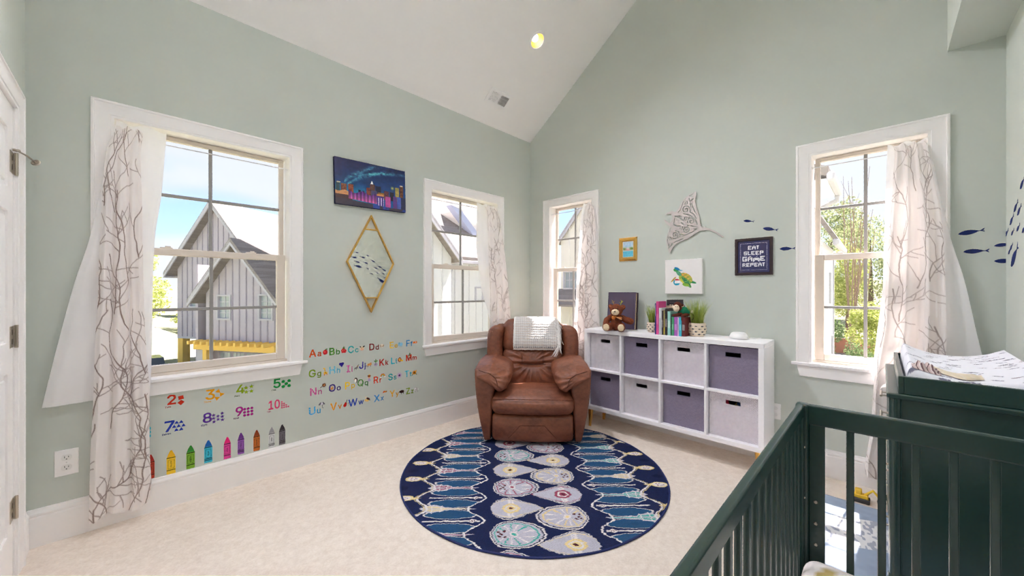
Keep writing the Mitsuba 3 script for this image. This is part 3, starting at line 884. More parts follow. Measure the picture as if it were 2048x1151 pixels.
def skyline(u, v):
    n1, n2 = np_noise(u, v * .6, 9, 1), np_noise(u, v, 30, 2)
    c = np.outer(1 - v, [12, 26, 84]) + np.outer(v, [28, 116, 186])
    c = c * (.62 + .5 * n1)[:, None]
    for a0, amp, base, w0 in ((.12, .50, .50, .045), (.16, .42, .56, .035), (.30, .22, .34, .03), (.45, .12, .24, .03)):
        line = base - amp * np.clip((u - a0) / .5, 0, 1) ** .75
        band = np.exp(-((v - line) / (w0 * (.6 + n1))) ** 2) * (u > a0) * np.clip(1.5 - (u - a0) * 2.1, 0, 1)
        c = paint(c, band * np.clip(n2 * 2.2 - .55, 0, 1) * .85, (92, 190, 200))
    c = paint(c, np.clip((v - .5) * 3, 0, .5) * (u < .4), (30, 150, 170))
    hor = .73

    def bld(a, b, top, col, bot=hor + .04, lit=.0):
        nonlocal c
        m = ((u > a) & (u < b) & (v > top) & (v < bot)).astype(float)
        c = paint(c, m, col)
        win = m * ((np.floor(u * 150) % 2 == 0) & (np.floor(v * 80) % 2 == 0)) * (n2 > .42)
        c = paint(c, win * lit, (240, 190, 90))
    bld(.01, .06, .54, (24, 66, 84), lit=.3)
    bld(.02, .065, .52, (214, 206, 180), .545)
    bld(.075, .145, .55, (110, 54, 50), lit=.6)
    bld(.17, .235, .54, (120, 44, 40), lit=.5)
    bld(.30, .335, .63, (20, 34, 60))
    bld(.355, .39, .64, (22, 60, 96))
    bld(.415, .50, .55, (110, 36, 44), lit=.55)
    bld(.545, .625, .48, (18, 30, 62))
    bld(.465, .535, .46, (64, 36, 52), lit=.5)
    bld(.48, .565, .60, (56, 66, 112), lit=.2)
    c = paint(c, ((v > .38) & (v < .455) & (np.abs(u - .492) < (v - .38) * .26)), (240, 240, 236))
    bld(.575, .672, .62, (126, 88, 30), lit=.4)
    bld(.67, .735, .56, (74, 30, 56), lit=.4)
    bld(.755, .815, .57, (22, 26, 48), lit=.15)
    bld(.84, .895, .44, (150, 144, 78), lit=.7)
    bld(.91, .965, .38, (74, 34, 38), lit=.5)
    bld(.91, .955, .365, (222, 216, 206), .39)
    bld(.88, .99, .66, (76, 46, 36), lit=.6)
    c = paint(c, np.exp(-(((u - .795) / .022) ** 2 + ((v - .47) / .035) ** 2)) * .9, (226, 220, 120))
    low = v > .70 + .02 * np.sin(u * 40)
    c = paint(c, low & (u < .22), (74, 56, 58))
    c = paint(c, low & (u < .2) & (v < .78), (206, 150, 104))
    g = np.clip((v - .70) / .2, 0, 1)
    pinkm = (v > .69 + .03 * np.sin(u * 31)) & (v < .84 + u * .10) & (u > .17) & (u < .555)
    pk = np.stack([100 + 130 * g, 50 + 70 * g, 140 + 40 * g], -1)
    str_ = (.75 + .35 * (np.floor(u * 60) % 3 == 0))[:, None]
    c = np.where(pinkm[:, None], pk * str_, c)
    c = paint(c, (v > .68) & (v < .94) & (u > .56) & (u < .665), (66, 44, 130))
    c = paint(c, (v > .74) & (v < .94) & (np.abs((u - .575) % .038 - .01) < .006) & (u > .56) & (u < .66), (214, 206, 236))
    c = paint(c, (v > .66) & (v < .70) & (u > .56) & (u < .66), (206, 146, 90))
    c = paint(c, (v > .69) & (v < .95) & (u > .685) & (u < .765), (190, 84, 156))
    c = paint(c, (v > .66) & (v < .95) & (u > .80) & (u < .86), (92, 60, 130))
    c = paint(c, (v > .66) & (v < .95) & (u > .865) & (u < .925), (70, 92, 170))
    c = paint(c, (v > .66) & (v < .95) & (u > .925), (46, 54, 84))
    street = v > .86 + .10 * np.clip(u, 0, .8)
    c = paint(c, street, (64, 60, 74))
    c = paint(c, street & (u > .5) & (n1 > .45), (44, 70, 150))
    return np.clip(c * (.85 + .3 * n2)[:, None], 0, 255)


def turned(m, deg):
    m = m.copy()
    m.apply_transform(trimesh.transformations.rotation_matrix(math.radians(deg), [0, 0, 1]))
    return m


t = thing('skyline_painting', 'wide canvas painting of a city skyline at night above the diamond mirror', 'painting')
W_, H_ = .636, .384
part('canvas', on_left(turned(cbox(-W_ / 2, W_ / 2, -H_ / 2, H_ / 2, 0, .0295, .003), 1.4), 1.479, 2.267), 'matte', t, col=(20, 26, 58))
m, c = canvas_sheet(W_ - .002, H_ - .002, .0024, skyline, .0300)
part('painted_face', on_left(turned(m, 1.4), 1.479, 2.267), 'satin', t, col=c, smooth=True)

# diamond mirror
t = thing('diamond_mirror', 'diamond-shaped wall mirror in a thin gold frame with open tips', 'mirror')
cy_, cz_ = 1.474, 1.590
dia = sg.Polygon([(0, .427), (.214, .010), (0, -.427), (-.214, .010)])
inner = dia.buffer(-.011, join_style='mitre')
bars = [sg.box(-.2, .292, .2, .302), sg.box(-.2, -.302, .2, -.292)]
fr = dia.difference(inner).union(unary_union(bars).intersection(dia))
part('frame', on_left(prism(fr, .022, 'z', .003), cy_, cz_), 'brass', t)
part('glass', on_left(prism(inner.intersection(sg.box(-.3, -.292, .3, .292)), .004, 'z', .010), cy_, cz_), 'mirror_glass', t)


def mitre_frame(w, h, bw, prof):
    """Four mitred frame bars round an opening w x h; prof: (across 0..bw from the opening, height)."""
    out = []
    corners = [(-1, -1), (1, -1), (1, 1), (-1, 1)]
    for k in range(4):
        a, b = corners[k], corners[(k + 1) % 4]
        v = [[s[0] * (w / 2 + d), s[1] * (h / 2 + d), z] for s in (a, b) for d, z in prof]
        n = len(prof)
        f = []
        for i in range(n):
            j = (i + 1) % n
            f += [[i, n + j, j], [i, n + i, n + j]]
        for i in range(1, n - 1):
            f += [[0, i, i + 1], [n, n + i + 1, n + i]]
        m = trimesh.Trimesh(v, f, process=False)
        m.fix_normals()
        out.append(m)
    return out


def watercolour(u, v):
    n, n2 = np_noise(u, v, 7, 3), np_noise(u, v, 22, 5)
    c = np.tile([206.0, 226, 236], (len(u), 1))
    c = paint(c, (v < .35) * (n - .2) * 1.3, (150, 190, 224))
    c = paint(c, np.exp(-((v - .47 + .06 * (n - .5)) / .09) ** 2) * np.clip(np.abs(u - .5) * 4, .15, 1), (110, 140, 60))
    c = paint(c, np.exp(-(((u - .45) / .22) ** 2 + ((v - .47) / .06) ** 2)), (222, 190, 190))
    c = paint(c, np.exp(-(((u - .5) / .25) ** 2 + ((v - .55) / .03) ** 2)) * .8, (214, 110, 100))
    c = paint(c, np.clip((v - .6) * 20, 0, 1), (90, 186, 214))
    c = paint(c, (v > .6) * np.clip(n2 * 3 - 1.4, 0, 1) * .7, (180, 226, 236))
    return c


t = thing('small_gold_picture', 'small watercolour lake picture in a gold frame beside the narrow corner window', 'picture')
gx, gz, gw, gh = -1.852, 1.7775, .122, .166
prof = [(0, 0), (0, .010), (.006, .016), (.020, .018), (.030, .012), (.036, .010), (.036, 0)]
for m in mitre_frame(gw, gh, .036, prof):
    part('frame_bar', on_back(m, gx, gz), 'brass', t)
part('mat', on_back(box(-gw / 2, gw / 2, -gh / 2, gh / 2, .001, .004), gx, gz), 'matte', t, col=(235, 226, 205))
m, c = canvas_sheet(gw - .012, gh - .012, .0022, watercolour, .0046)
part('watercolour', on_back(m, gx, gz), 'matte', t, col=c, smooth=True)


def turtle(u, v):
    n, n2 = np_noise(u, v, 12, 7), np_noise(u, v, 34, 8)
    c = np.tile([240.0, 237, 236], (len(u), 1))

    def e(cx, cy, rx, ry, deg=0):
        a = math.radians(deg)
        x, y = (u - cx), (v - cy)
        p, q = x * math.cos(a) + y * math.sin(a), -x * math.sin(a) + y * math.cos(a)
        r = np.sqrt((p / rx) ** 2 + (q / ry) ** 2)
        return np.clip((1.0 - r) * 14, 0, 1), p / rx, q / ry
    m, p, q = e(.33, .66, .10, .10)
    c = paint(c, m, (246, 246, 244))
    c = paint(c, m * ((q < -.45) & (p > -.5)), (186, 50, 66))
    c = paint(c, m * (q > .35), (44, 146, 182))
    c = paint(c, m * ((p < -.55)), (52, 160, 190))
    m, p, q = e(.74, .66, .13, .035, 18)
    c = paint(c, m, (50, 130, 90))
    m, p, q = e(.57, .56, .21, .155, 38)
    shell = np.stack([150 + 70 * (q < -.1) - 30 * p, 186 + 0 * p, 80 + 20 * n], -1)
    c = np.where((m > .5)[:, None], shell, c)
    c = paint(c, (m > .5) * (np.abs(np.sin(p * 7 + q * 2)) < .25), (110, 160, 60))
    c = paint(c, (m > .5) * (np.abs(np.sin(q * 6)) < .2), (120, 166, 70))
    c = paint(c, (m > .5) * np.clip(q * 2 - .6, 0, 1) * .8, (226, 210, 80))
    m, p, q = e(.60, .67, .20, .055, 52)
    c = paint(c, m, (40, 124, 84))
    c = paint(c, m * (n2 > .55), (120, 186, 110))
    m, p, q = e(.58, .74, .10, .05, 14)
    c = paint(c, m, (130, 178, 70))
    m, p, q = e(.24, .58, .11, .022, -48)
    c = paint(c, m, (190, 160, 70))
    m, p, q = e(.385, .40, .10, .055, 50)
    c = paint(c, m, (96, 166, 130))
    m, p, q = e(.31, .30, .075, .055, 10)
    c = paint(c, m, (70, 160, 90))
    m, p, q = e(.34, .265, .09, .038, 28)
    c = paint(c, m, (40, 128, 176))
    m, p, q = e(.435, .315, .055, .016, 12)
    c = paint(c, m, (90, 166, 200))
    c = np.where((np.abs(c - np.array([240.0, 237, 236])).sum(1) > 20)[:, None], c * (.86 + .3 * n2)[:, None], c)
    return np.clip(c, 0, 255)


t = thing('turtle_picture', 'white canvas with a green sea turtle and a beach ball above the books', 'picture')
tw, th_ = .330, .318
part('canvas', on_back(cbox(-tw / 2, tw / 2, -th_ / 2, th_ / 2, 0, .0295, .003), -1.298, 1.4835), 'matte', t, col=(238, 235, 233))
m, c = canvas_sheet(tw - .006, th_ - .006, .0020, turtle, .0300)
part('painted_face', on_back(m, -1.298, 1.4835), 'matte', t, col=c, smooth=True)

t = thing('game_poster', 'square navy poster reading EAT SLEEP GAME REPEAT in a dark frame', 'poster')
px_, pz_, pw, ph = -.748, 1.634, .222, .258
prof = [(0, 0), (0, .012), (.003, .016), (.020, .016), (.022, .013), (.022, 0)]
for m in mitre_frame(pw, ph, .022, prof):
    part('frame_bar', on_back(m, px_, pz_), 'satin', t, col=(46, 32, 38))
part('print', on_back(box(-pw / 2, pw / 2, -ph / 2, ph / 2, .001, .006), px_, pz_), 'satin', t, col=(44, 46, 92))
b = sg.box(-.094, -.110, .094, .110)
part('border_line', on_back(prism(b.difference(b.buffer(-.0022)), .0004, 'z', .006), px_, pz_), 'matte', t, col=(186, 186, 206))
PIX = {'E': '1111 1000 1110 1000 1111', 'A': '0110 1001 1111 1001 1001', 'T': '111 010 010 010 010', 'S': '1111 1000 1111 0001 1111', 'L': '100 100 100 100 111', 'P': '1111 1001 1111 1000 1000', 'G': '1111 1000 1011 1001 1111', 'R': '1110 1001 1110 1010 1001'}


def pixel_word(word, h, w):
    """Blocky game lettering, h tall, squeezed to the width w, centred."""
    x, cells = 0, []
    for ch in word:
        if ch == '*':
            x += 6
            continue
        rows = PIX[ch].split()
        for r, row in enumerate(rows):
            for q, on in enumerate(row):
                if on == '1':
                    cells.append(sg.box(x + q - .04, 4 - r - .04, x + q + 1.04, 5 - r + .04))
        x += len(rows[0]) + .8
    x -= .8
    s = unary_union(cells)
    return affinity.scale(affinity.translate(s, -x / 2, 0), w / x, h / 5, origin=(0, 0)), x


for word, zz, h, w in (('EAT', .058, .030, .078), ('SLEEP', .014, .030, .138), ('GA*E', -.037, .038, .158), ('REPEAT', -.082, .030, .158)):
    s_, n_ = pixel_word(word, h, w)
    part('lettering', on_back(prism(s_, .0005, 'z', .006), px_, pz_ + zz), 'matte', t, col=(236, 236, 242))
pad = unary_union([sg.box(-.014, .010, .014, .027), ell(-.014, .016, .010, .011), ell(.014, .016, .010, .011), ell(-.017, .007, .006, .012, -20), ell(.017, .007, .006, .012, 20)]).difference(ell(0, .003, .010, .007))
pad = pad.union(stroke([(0, .026), (0, .036), (.007, .039), (.007, .048)], .0016)).difference(unary_union([sg.box(-.018, .015, -.009, .0175), sg.box(-.0148, .012, -.0122, .0205), ell(.012, .0165, .002, .002), ell(.016, .0165, .002, .002)]))
part('game_controller_print', on_back(prism(pad, .0005, 'z', .006), px_ + .020, pz_ - .039), 'matte', t, col=(236, 236, 242))

# manta ray cut from thin metal


def sketch(pts):
    """Drawing units of the manta outline -> metres from its centre."""
    return [(np.float64(0.00092) * x + np.float64(7.4e-05) * y + np.float64(-0.738762) + np.float64(-1.14e-07) * x * y, np.float64(-0.000178) * x + np.float64(-0.001049) * y + np.float64(0.539421) + np.float64(1.7799999999999998e-07) * x * y) for x, y in pts]


manta = sg.Polygon(sketch([(855, 68), (858, 110), (848, 160), (865, 230), (895, 320), (910, 412), (1000, 438), (1062, 469), (1125, 513), (1120, 519), (1058, 476), (990, 446), (902, 455), (850, 490), (800, 523), (760, 545), (715, 560), (660, 590), (625, 630), (600, 680),
                           (575, 620), (562, 560), (567, 520), (590, 460), (606, 415), (585, 400), (560, 378), (540, 348), (565, 362), (592, 385), (612, 372), (632, 340), (632, 308), (608, 285), (580, 286), (556, 298), (580, 275), (620, 262), (650, 268), (668, 268), (700, 230), (715, 200), (730, 170), (768, 122), (815, 90)])).buffer(.002)


def spiral(cx, cz, r, turns=1.6, start=0, hand=1):
    a = np.linspace(0, turns * 2 * math.pi, 40)
    rr = r * (1 - a / (turns * 2 * math.pi) * .86)
    return [(cx + q * math.cos(start + hand * t), cz + q * math.sin(start + hand * t)) for q, t in zip(rr, a)]


def cut(pts, w):
    return stroke(sketch(pts), w * 1.18)


cuts = [cut(spiral(765, 245, 44, 1.5, .4, -1), .0075), cut(spiral(762, 180, 26, 1.3, 3.4, 1), .006), cut(spiral(820, 360, 38, 1.5, 2.6, 1), .007), cut(spiral(775, 440, 36, 1.5, 2.9, -1), .007),
        cut(spiral(655, 500, 38, 1.5, 2.2, -1), .007), cut(spiral(605, 533, 22, 1.3, .5, 1), .006),
        cut([(838, 85), (800, 108), (832, 118)], .008), cut([(832, 140), (815, 155)], .010), cut([(820, 185), (835, 225), (857, 275)], .008), cut([(795, 130), (806, 180), (812, 215)], .006),
        cut([(760, 140), (738, 175), (722, 215)], .006), cut([(690, 270), (712, 248), (718, 225)], .006), cut([(745, 285), (800, 300), (850, 330), (880, 390)], .007), cut([(805, 268), (845, 290), (868, 330)], .006),
        cut([(655, 310), (700, 325), (735, 350)], .009), cut([(690, 305), (725, 318)], .006), cut([(640, 388), (670, 410), (700, 408)], .009), cut([(720, 375), (738, 390)], .009), cut([(780, 398), (800, 405)], .007), cut([(818, 408), (840, 412)], .006), cut([(855, 414), (880, 420)], .005),
        cut([(758, 320), (748, 345)], .007), cut([(778, 322), (766, 352)], .007), cut([(797, 320), (785, 355)], .006), cut([(712, 410), (708, 440)], .006), cut([(732, 415), (724, 448)], .006), cut([(752, 418), (742, 455)], .006),
        cut([(632, 325), (625, 370)], .006), cut([(650, 335), (642, 375)], .006), cut([(612, 425), (600, 465)], .006), cut([(655, 455), (690, 465), (715, 500), (690, 530)], .006),
        cut([(585, 585), (590, 635), (620, 600)], .008), cut([(575, 570), (575, 530), (588, 500)], .006), cut([(650, 572), (690, 555), (740, 535)], .007), cut([(620, 585), (635, 600)], .008), cut([(700, 490), (760, 500), (830, 470), (875, 440)], .006), cut([(705, 515), (745, 515)], .006), cut([(850, 440), (885, 432)], .006)]
m = manta.difference(unary_union(cuts).intersection(manta.buffer(-.006)))
m = max(m.geoms, key=lambda g: g.area) if m.geom_type == 'MultiPolygon' else m
bsdf('brushed_silver', rgb(204, 195, 193), rough=0.42, metallic=0.6)
solo('manta_ray_decoration', on_back(prism(m, .004, 'z', .010), -1.239, 1.916), 'brushed_silver', 'silver cut-metal manta ray with swirl cut-outs above the turtle picture', 'wall art')

# ---------------------------------------------------------------- cube shelf with fabric bins
SX0, SX1, SY0, SY1, SZ0, SZ1 = -2.128, -0.603, 3.190, 3.552, 0.180, 0.972
OUT, INN = 0.036, 0.018
bsdf('melamine', rgb(238, 237, 240), rough=0.3, spec=0.45)
shelf = thing('cube_shelf', 'long white eight-cube shelf on gold legs against the back wall', 'shelf')
part('top_board', cbox(SX0, SX1, SY0, SY1, SZ1 - OUT, SZ1, .002), 'melamine', shelf)
part('bottom_board', cbox(SX0, SX1, SY0, SY1, SZ0, SZ0 + OUT, .002), 'melamine', shelf)
part('side_board', cbox(SX0, SX0 + OUT, SY0, SY1, SZ0 + OUT, SZ1 - OUT, .002), 'melamine', shelf)
part('side_board', cbox(SX1 - OUT, SX1, SY0, SY1, SZ0 + OUT, SZ1 - OUT, .002), 'melamine', shelf)
CW = (SX1 - SX0 - 2 * OUT - 3 * INN) / 4
CH = (SZ1 - SZ0 - 2 * OUT - INN) / 2
ZM = SZ0 + OUT + CH
for k in range(1, 4):
    x = SX0 + OUT + k * CW + (k - 1) * INN
    part('divider', cbox(x, x + INN, SY0 + .002, SY1, SZ0 + OUT, SZ1 - OUT, .0015), 'melamine', shelf)
for k in range(4):
    x = SX0 + OUT + k * (CW + INN)
    part('middle_board', cbox(x, x + CW, SY0 + .002, SY1, ZM, ZM + INN, .0015), 'melamine', shelf)
part('back_panel', box(SX0 + .01, SX1 - .01, SY1 - .001, SY1 + .004, SZ0 + .01, SZ1 - .01), 'melamine', shelf)
for x in (SX0 + .045, SX1 - .045):
    for y in (SY0 + .05, SY1 - .05):
        o = -.006 if x < -1.3 else .006
        leg = tube([(x, y, SZ0), (x + o * .5, y, .09), (x + o, y - .004, .0)], [.024, .019, .012], 20)
        part('leg', leg, 'brass', shelf, smooth=40)
        ft = numbered(f'{shelf}__foot_cap')
        fill(ft, tube([(x + o * .95, y - .004, .012), (x + o, y - .004, .0005)], [.0132, .0125], 20), 'brass', 40, None, None)


def lattice(p, n, uv):
    d = 0.0128
    a, b = (p.x * 0.97 + p.z) / d, (p.x * 0.97 - p.z) / d
    fa, fb = a - dr.floor(a), b - dr.floor(b)
    hole = smoothstep(.44, .54, dr.abs(fa - .5) * -1 + .78) * smoothstep(.44, .54, dr.abs(fb - .5) * -1 + .78)
    return mix(L(236, 232, 237), L(122, 112, 124), hole)


scene['lattice_fabric'] = {'type': 'twosided', 'bsdf': {'type': 'principled', 'base_color': proc(lattice), 'roughness': 0.85, 'specular': 0.1}}


def canvas_tex(p, n, uv):
    f = fbm(p.x * 90, p.y * 90, p.z * 90)
    g = noise(p.x * 420, p.y * 420, p.z * 420)
    return mix(L(116, 108, 130), L(146, 138, 158), .5 * f + .5 * g)


scene['purple_canvas'] = {'type': 'twosided', 'bsdf': {'type': 'principled', 'base_color': proc(canvas_tex), 'roughness': 0.85, 'specular': 0.1}}


def storage_bin(col, row, pattern, words, group):
    m = 'lattice_fabric' if pattern else 'purple_canvas'
    x0 = SX0 + OUT + col * (CW + INN) + .006
    x1 = x0 + CW - .012
    z0 = (ZM + INN) if row == 0 else SZ0 + OUT
    h = CH - .012
    y0 = SY0 + .052
    t = thing('storage_bin', words, 'storage bin', group)
    w = x1 - x0
    front = sg.box(0, 0, w, h).buffer(-.004).buffer(.004, quad_segs=3)
    slot = sg.box(w / 2 - .052, h - .078, w / 2 + .052, h - .046).buffer(-.004).buffer(.004, quad_segs=3)
    f = prism(front.difference(slot), .007, 'y', y0)
    f.apply_translation((x0, 0, z0 + .0005))
    part('front_panel', f, m, t)
    rim = prism(slot.buffer(.003).difference(slot), .009, 'y', y0 - .001)
    rim.apply_translation((x0, 0, z0 + .0005))
    part('handle_rim', rim, 'matte', t, col=(226, 222, 228) if pattern else (104, 98, 122))
    part('side_panel', box(x0, x0 + .006, y0 + .007, SY1 - .015, z0 + .0005, z0 + h), m, t)
    part('side_panel', box(x1 - .006, x1, y0 + .007, SY1 - .015, z0 + .0005, z0 + h), m, t)
    part('bin_bottom', box(x0 + .006, x1 - .006, y0 + .007, SY1 - .021, z0 + .0005, z0 + .006), 'matte', t, col=(60, 56, 64))
    part('rear_panel', box(x0 + .006, x1 - .006, SY1 - .021, SY1 - .015, z0 + .0005, z0 + h), 'matte', t, col=(60, 56, 64))
    return x0, x1, y0, z0, h


COLS = ['far left', 'second', 'third', 'rightmost']
for row in (0, 1):
    for col in range(4):
        pat = (col + row) % 2 == 0
        words = f"{'white lattice-patterned' if pat else 'plain grey-purple'} fabric bin in the {('upper', 'lower')[row]} row, {COLS[col]} cube of the shelf"
        bx = storage_bin(col, row, pat, words, 'lattice bins in the cube shelf' if pat else 'grey-purple bins in the cube shelf')
x0, x1, y0, z0, h = bx
ZB = z0 + .006
t = thing('toy_ball', 'striped toy ball seen through the handle of the lower right bin', 'toy')
bl = trimesh.creation.icosphere(subdivisions=3, radius=.085)
bands = np.floor((bl.vertices[:, 2] + .5 * bl.vertices[:, 0]) / .022).astype(int) % 4
pal = np.array([lin(*c) for c in ((150, 190, 80), (236, 214, 110), (40, 90, 150), (226, 226, 216))])
bl.apply_translation((x0 + .222, y0 + .105, ZB + .185))
part('ball', bl, 'satin', t, col=pal[bands], smooth=True)
st = cbox(x0 + .17, x0 + .29, y0 + .03, y0 + .18, ZB, ZB + .10, .006)
solo('toy_box', st, 'matte', 'small cardboard toy box under the striped ball in the lower right bin', 'toy', col=(150, 110, 96))
t = thing('toy_rocket', 'pink-red toy peeking over the rim of the lower right bin', 'toy')
px = x0 + .105
part('body', lathe([(0, 0), (.026, .002), (.030, .10), (.024, .24), (.017, .315), (0, .326)], 20, (px, y0 + .045, ZB + .0005)), 'satin', t, col=(206, 40, 84), smooth=40)
for k in range(3):
    a = k * 2.094 + .4
    fin = prism(sg.Polygon([(.024, 0), (.055, -.0), (.05, .05), (.026, .09)]), .005, 'y', -.0025)
    part('fin', move(fin, (px, y0 + .060, ZB + .001), rz=math.degrees(a)), 'satin', t, col=(150, 120, 130))

# second outlet, half hidden by the shelf
t = thing('power_outlet', 'white power outlet on the back wall, half hidden by the right end of the shelf', 'outlet')
part('cover_plate', on_back(rounded((-.038, .038, -.062, .062, 0, .006), .003, 2), -.602, .405), 'white_paint', t)
for zz in (.025, -.025):
    part('socket', on_back(prism(sg.Point(0, 0).buffer(.018, 10).intersection(sg.box(-.03, -.014, .03, .014)), .002, 'z', .006), -.602, .405 + zz), 'satin', t, col=(228, 226, 224))

# ---------------------------------------------------------------- things on the shelf
TOP = SZ1 + .0006


def local(cx, cy, cz, rz):
    def f(m):
        return move(m, (cx, cy, cz), rz=rz)
    return f


# photo album leaning on the wall
t = thing('photo_album', 'large dark purple album with cream page edges standing behind the teddy', 'album')
A_ = lambda m: move(m, (-1.850, 3.440, TOP + .001), rz=3, rx=-6)
part('front_cover', A_(cbox(-.150, .138, -.018, -.011, 0, .365, .0025)), 'satin', t, col=(82, 72, 94))
part('page_block', A_(cbox(-.140, .134, -.011, .014, .006, .356, .001)), 'matte', t, col=(232, 212, 176))
part('back_cover', A_(cbox(-.150, .150, .014, .021, 0, .365, .0025)), 'satin', t, col=(62, 50, 58))
part('spine', A_(cbox(-.156, -.149, -.019, .022, 0, .365, .002)), 'satin', t, col=(70, 62, 84))
part('cover_hinge', A_(box(.118, .120, -.0186, -.0179, .004, .361)), 'matte', t, col=(58, 50, 70))

# teddy
FUR_A, FUR_B = (78, 38, 25), (144, 76, 46)


def furry(m, a, b, amp=.0022, s=160, seed=0):
    n = meshkit.fbm(m.vertices * s, 3, seed)
    nn = m.vertex_normals.copy()
    m.vertices = m.vertices + nn * ((n - .5) * 2 * amp)[:, None]
    k = np.clip((n - .25) * 1.8, 0, 1)[:, None]
    return m, lin(*a) * (1 - k) + lin(*b) * k


BEAR = local(-1.812, 3.262, TOP, 26)
t = thing('teddy_bear', 'brown plush teddy with antlers, cream muzzle and foot pads sitting on the shelf', 'plush toy')
m = blob([[((0, .012, .052), .056), ((0, .008, .105), .048), ((.002, -.008, .150), .030)],
          [((.0, -.020, .196), .060), ((.002, -.032, .182), .050)],
          [((-.052, -.012, .232), .022), ((-.044, -.016, .222), .022)], [((.060, -.010, .224), .025), ((.048, -.016, .214), .024)],
          [((-.046, .0, .132), .026), ((-.088, -.018, .098), .029), ((-.094, -.044, .060), .029)],
          [((.046, .0, .128), .026), ((.090, -.014, .104), .030), ((.128, -.022, .094), .032)],
          [((-.040, -.012, .044), .038), ((-.074, -.082, .036), .033), ((-.082, -.116, .042), .039)],
          [((.040, -.012, .044), .038), ((.046, -.090, .036), .033), ((.048, -.124, .042), .040)]], .0065, 5)
m.vertices[:, 2] = np.maximum(m.vertices[:, 2], .0015)
m, c = furry(m, FUR_A, FUR_B, .0024, 190, 3)
part('body', BEAR(m), 'matte', t, col=c, smooth=True)


def lump(cx, cy, cz, rx, ry, rz_, sub=3, amp=.08, seed=1):
    q = trimesh.creation.icosphere(subdivisions=sub, radius=1.0)
    q.vertices *= 1 + amp * (meshkit.fbm(q.vertices * 2.2 + seed, 2, seed) - .5)[:, None]
    q.vertices = q.vertices * [rx, ry, rz_] + [cx, cy, cz]
    return q


m, c = furry(lump(-.006, -.080, .180, .036, .026, .029), (216, 190, 150), (246, 232, 204), .001, 200)
part('muzzle', BEAR(m), 'matte', t, col=c, smooth=True)
part('nose', BEAR(lump(-.008, -.107, .187, .008, .005, .006, 2)), 'satin', t, col=(40, 36, 38), smooth=True)
for s_ in (-1, 1):
    part('eye', BEAR(lump(-.004 + s_ * .021, -.078, .214, .0045, .0035, .0045, 2, 0)), 'gloss', t, col=(30, 20, 16), smooth=True)
for x_, y_ in ((-.084, -.152), (.049, -.161)):
    m, c = furry(lump(x_, y_, .043, .029, .010, .032), (214, 188, 150), (240, 222, 190), .001, 200)
    part('foot_pad', BEAR(m), 'matte', t, col=c, smooth=True)
for s_ in (-1, 1):
    part('inner_ear', BEAR(lump(.003 + s_ * .055, -.031 if s_ < 0 else -.030, .231 if s_ < 0 else .221, .013, .006, .012, 2)), 'matte', t, col=(150, 90, 70), smooth=True)
bow = [lump(-.022, -.068, .128, .018, .007, .020, 2), lump(.030, -.062, .128, .026, .006, .010, 2), lump(-.002, -.068, .136, .009, .008, .009, 2)]
bow[1] = move(bow[1], (0, 0, 0))
part('bow', [BEAR(b) for b in bow], 'satin', t, col=(206, 118, 44), smooth=True)
part('bow_tail', BEAR(tube([(.008, -.068, .132), (.030, -.074, .122), (.052, -.074, .112)], [.005, .007, .006], 8)), 'satin', t, col=(222, 170, 120), smooth=40)
for s_, bx_ in ((-1, -.022), (1, .040)):
    base = np.array([bx_, -.018, .246])
    tip = base + np.array([-.012 if s_ < 0 else .014, 0, .042])
    ms = [tube([base, (base + tip) / 2 + [0, 0, .004], tip], [.004, .0035, .002], 6)]
    for f_, dx in ((.35, -.018), (.55, .016), (.8, -.012)):
        q = base + (tip - base) * f_
        ms.append(tube([q, q + [dx, 0, .014]], [.003, .0018], 6))
    part('antler', [BEAR(q) for q in ms], 'matte', t, col=(150, 128, 78) if s_ < 0 else (170, 172, 66), smooth=40)


def fish_mark(w, h):
    return affinity.scale(fish_shape(1, .36), w, h / .36 * .9, origin=(0, 0))


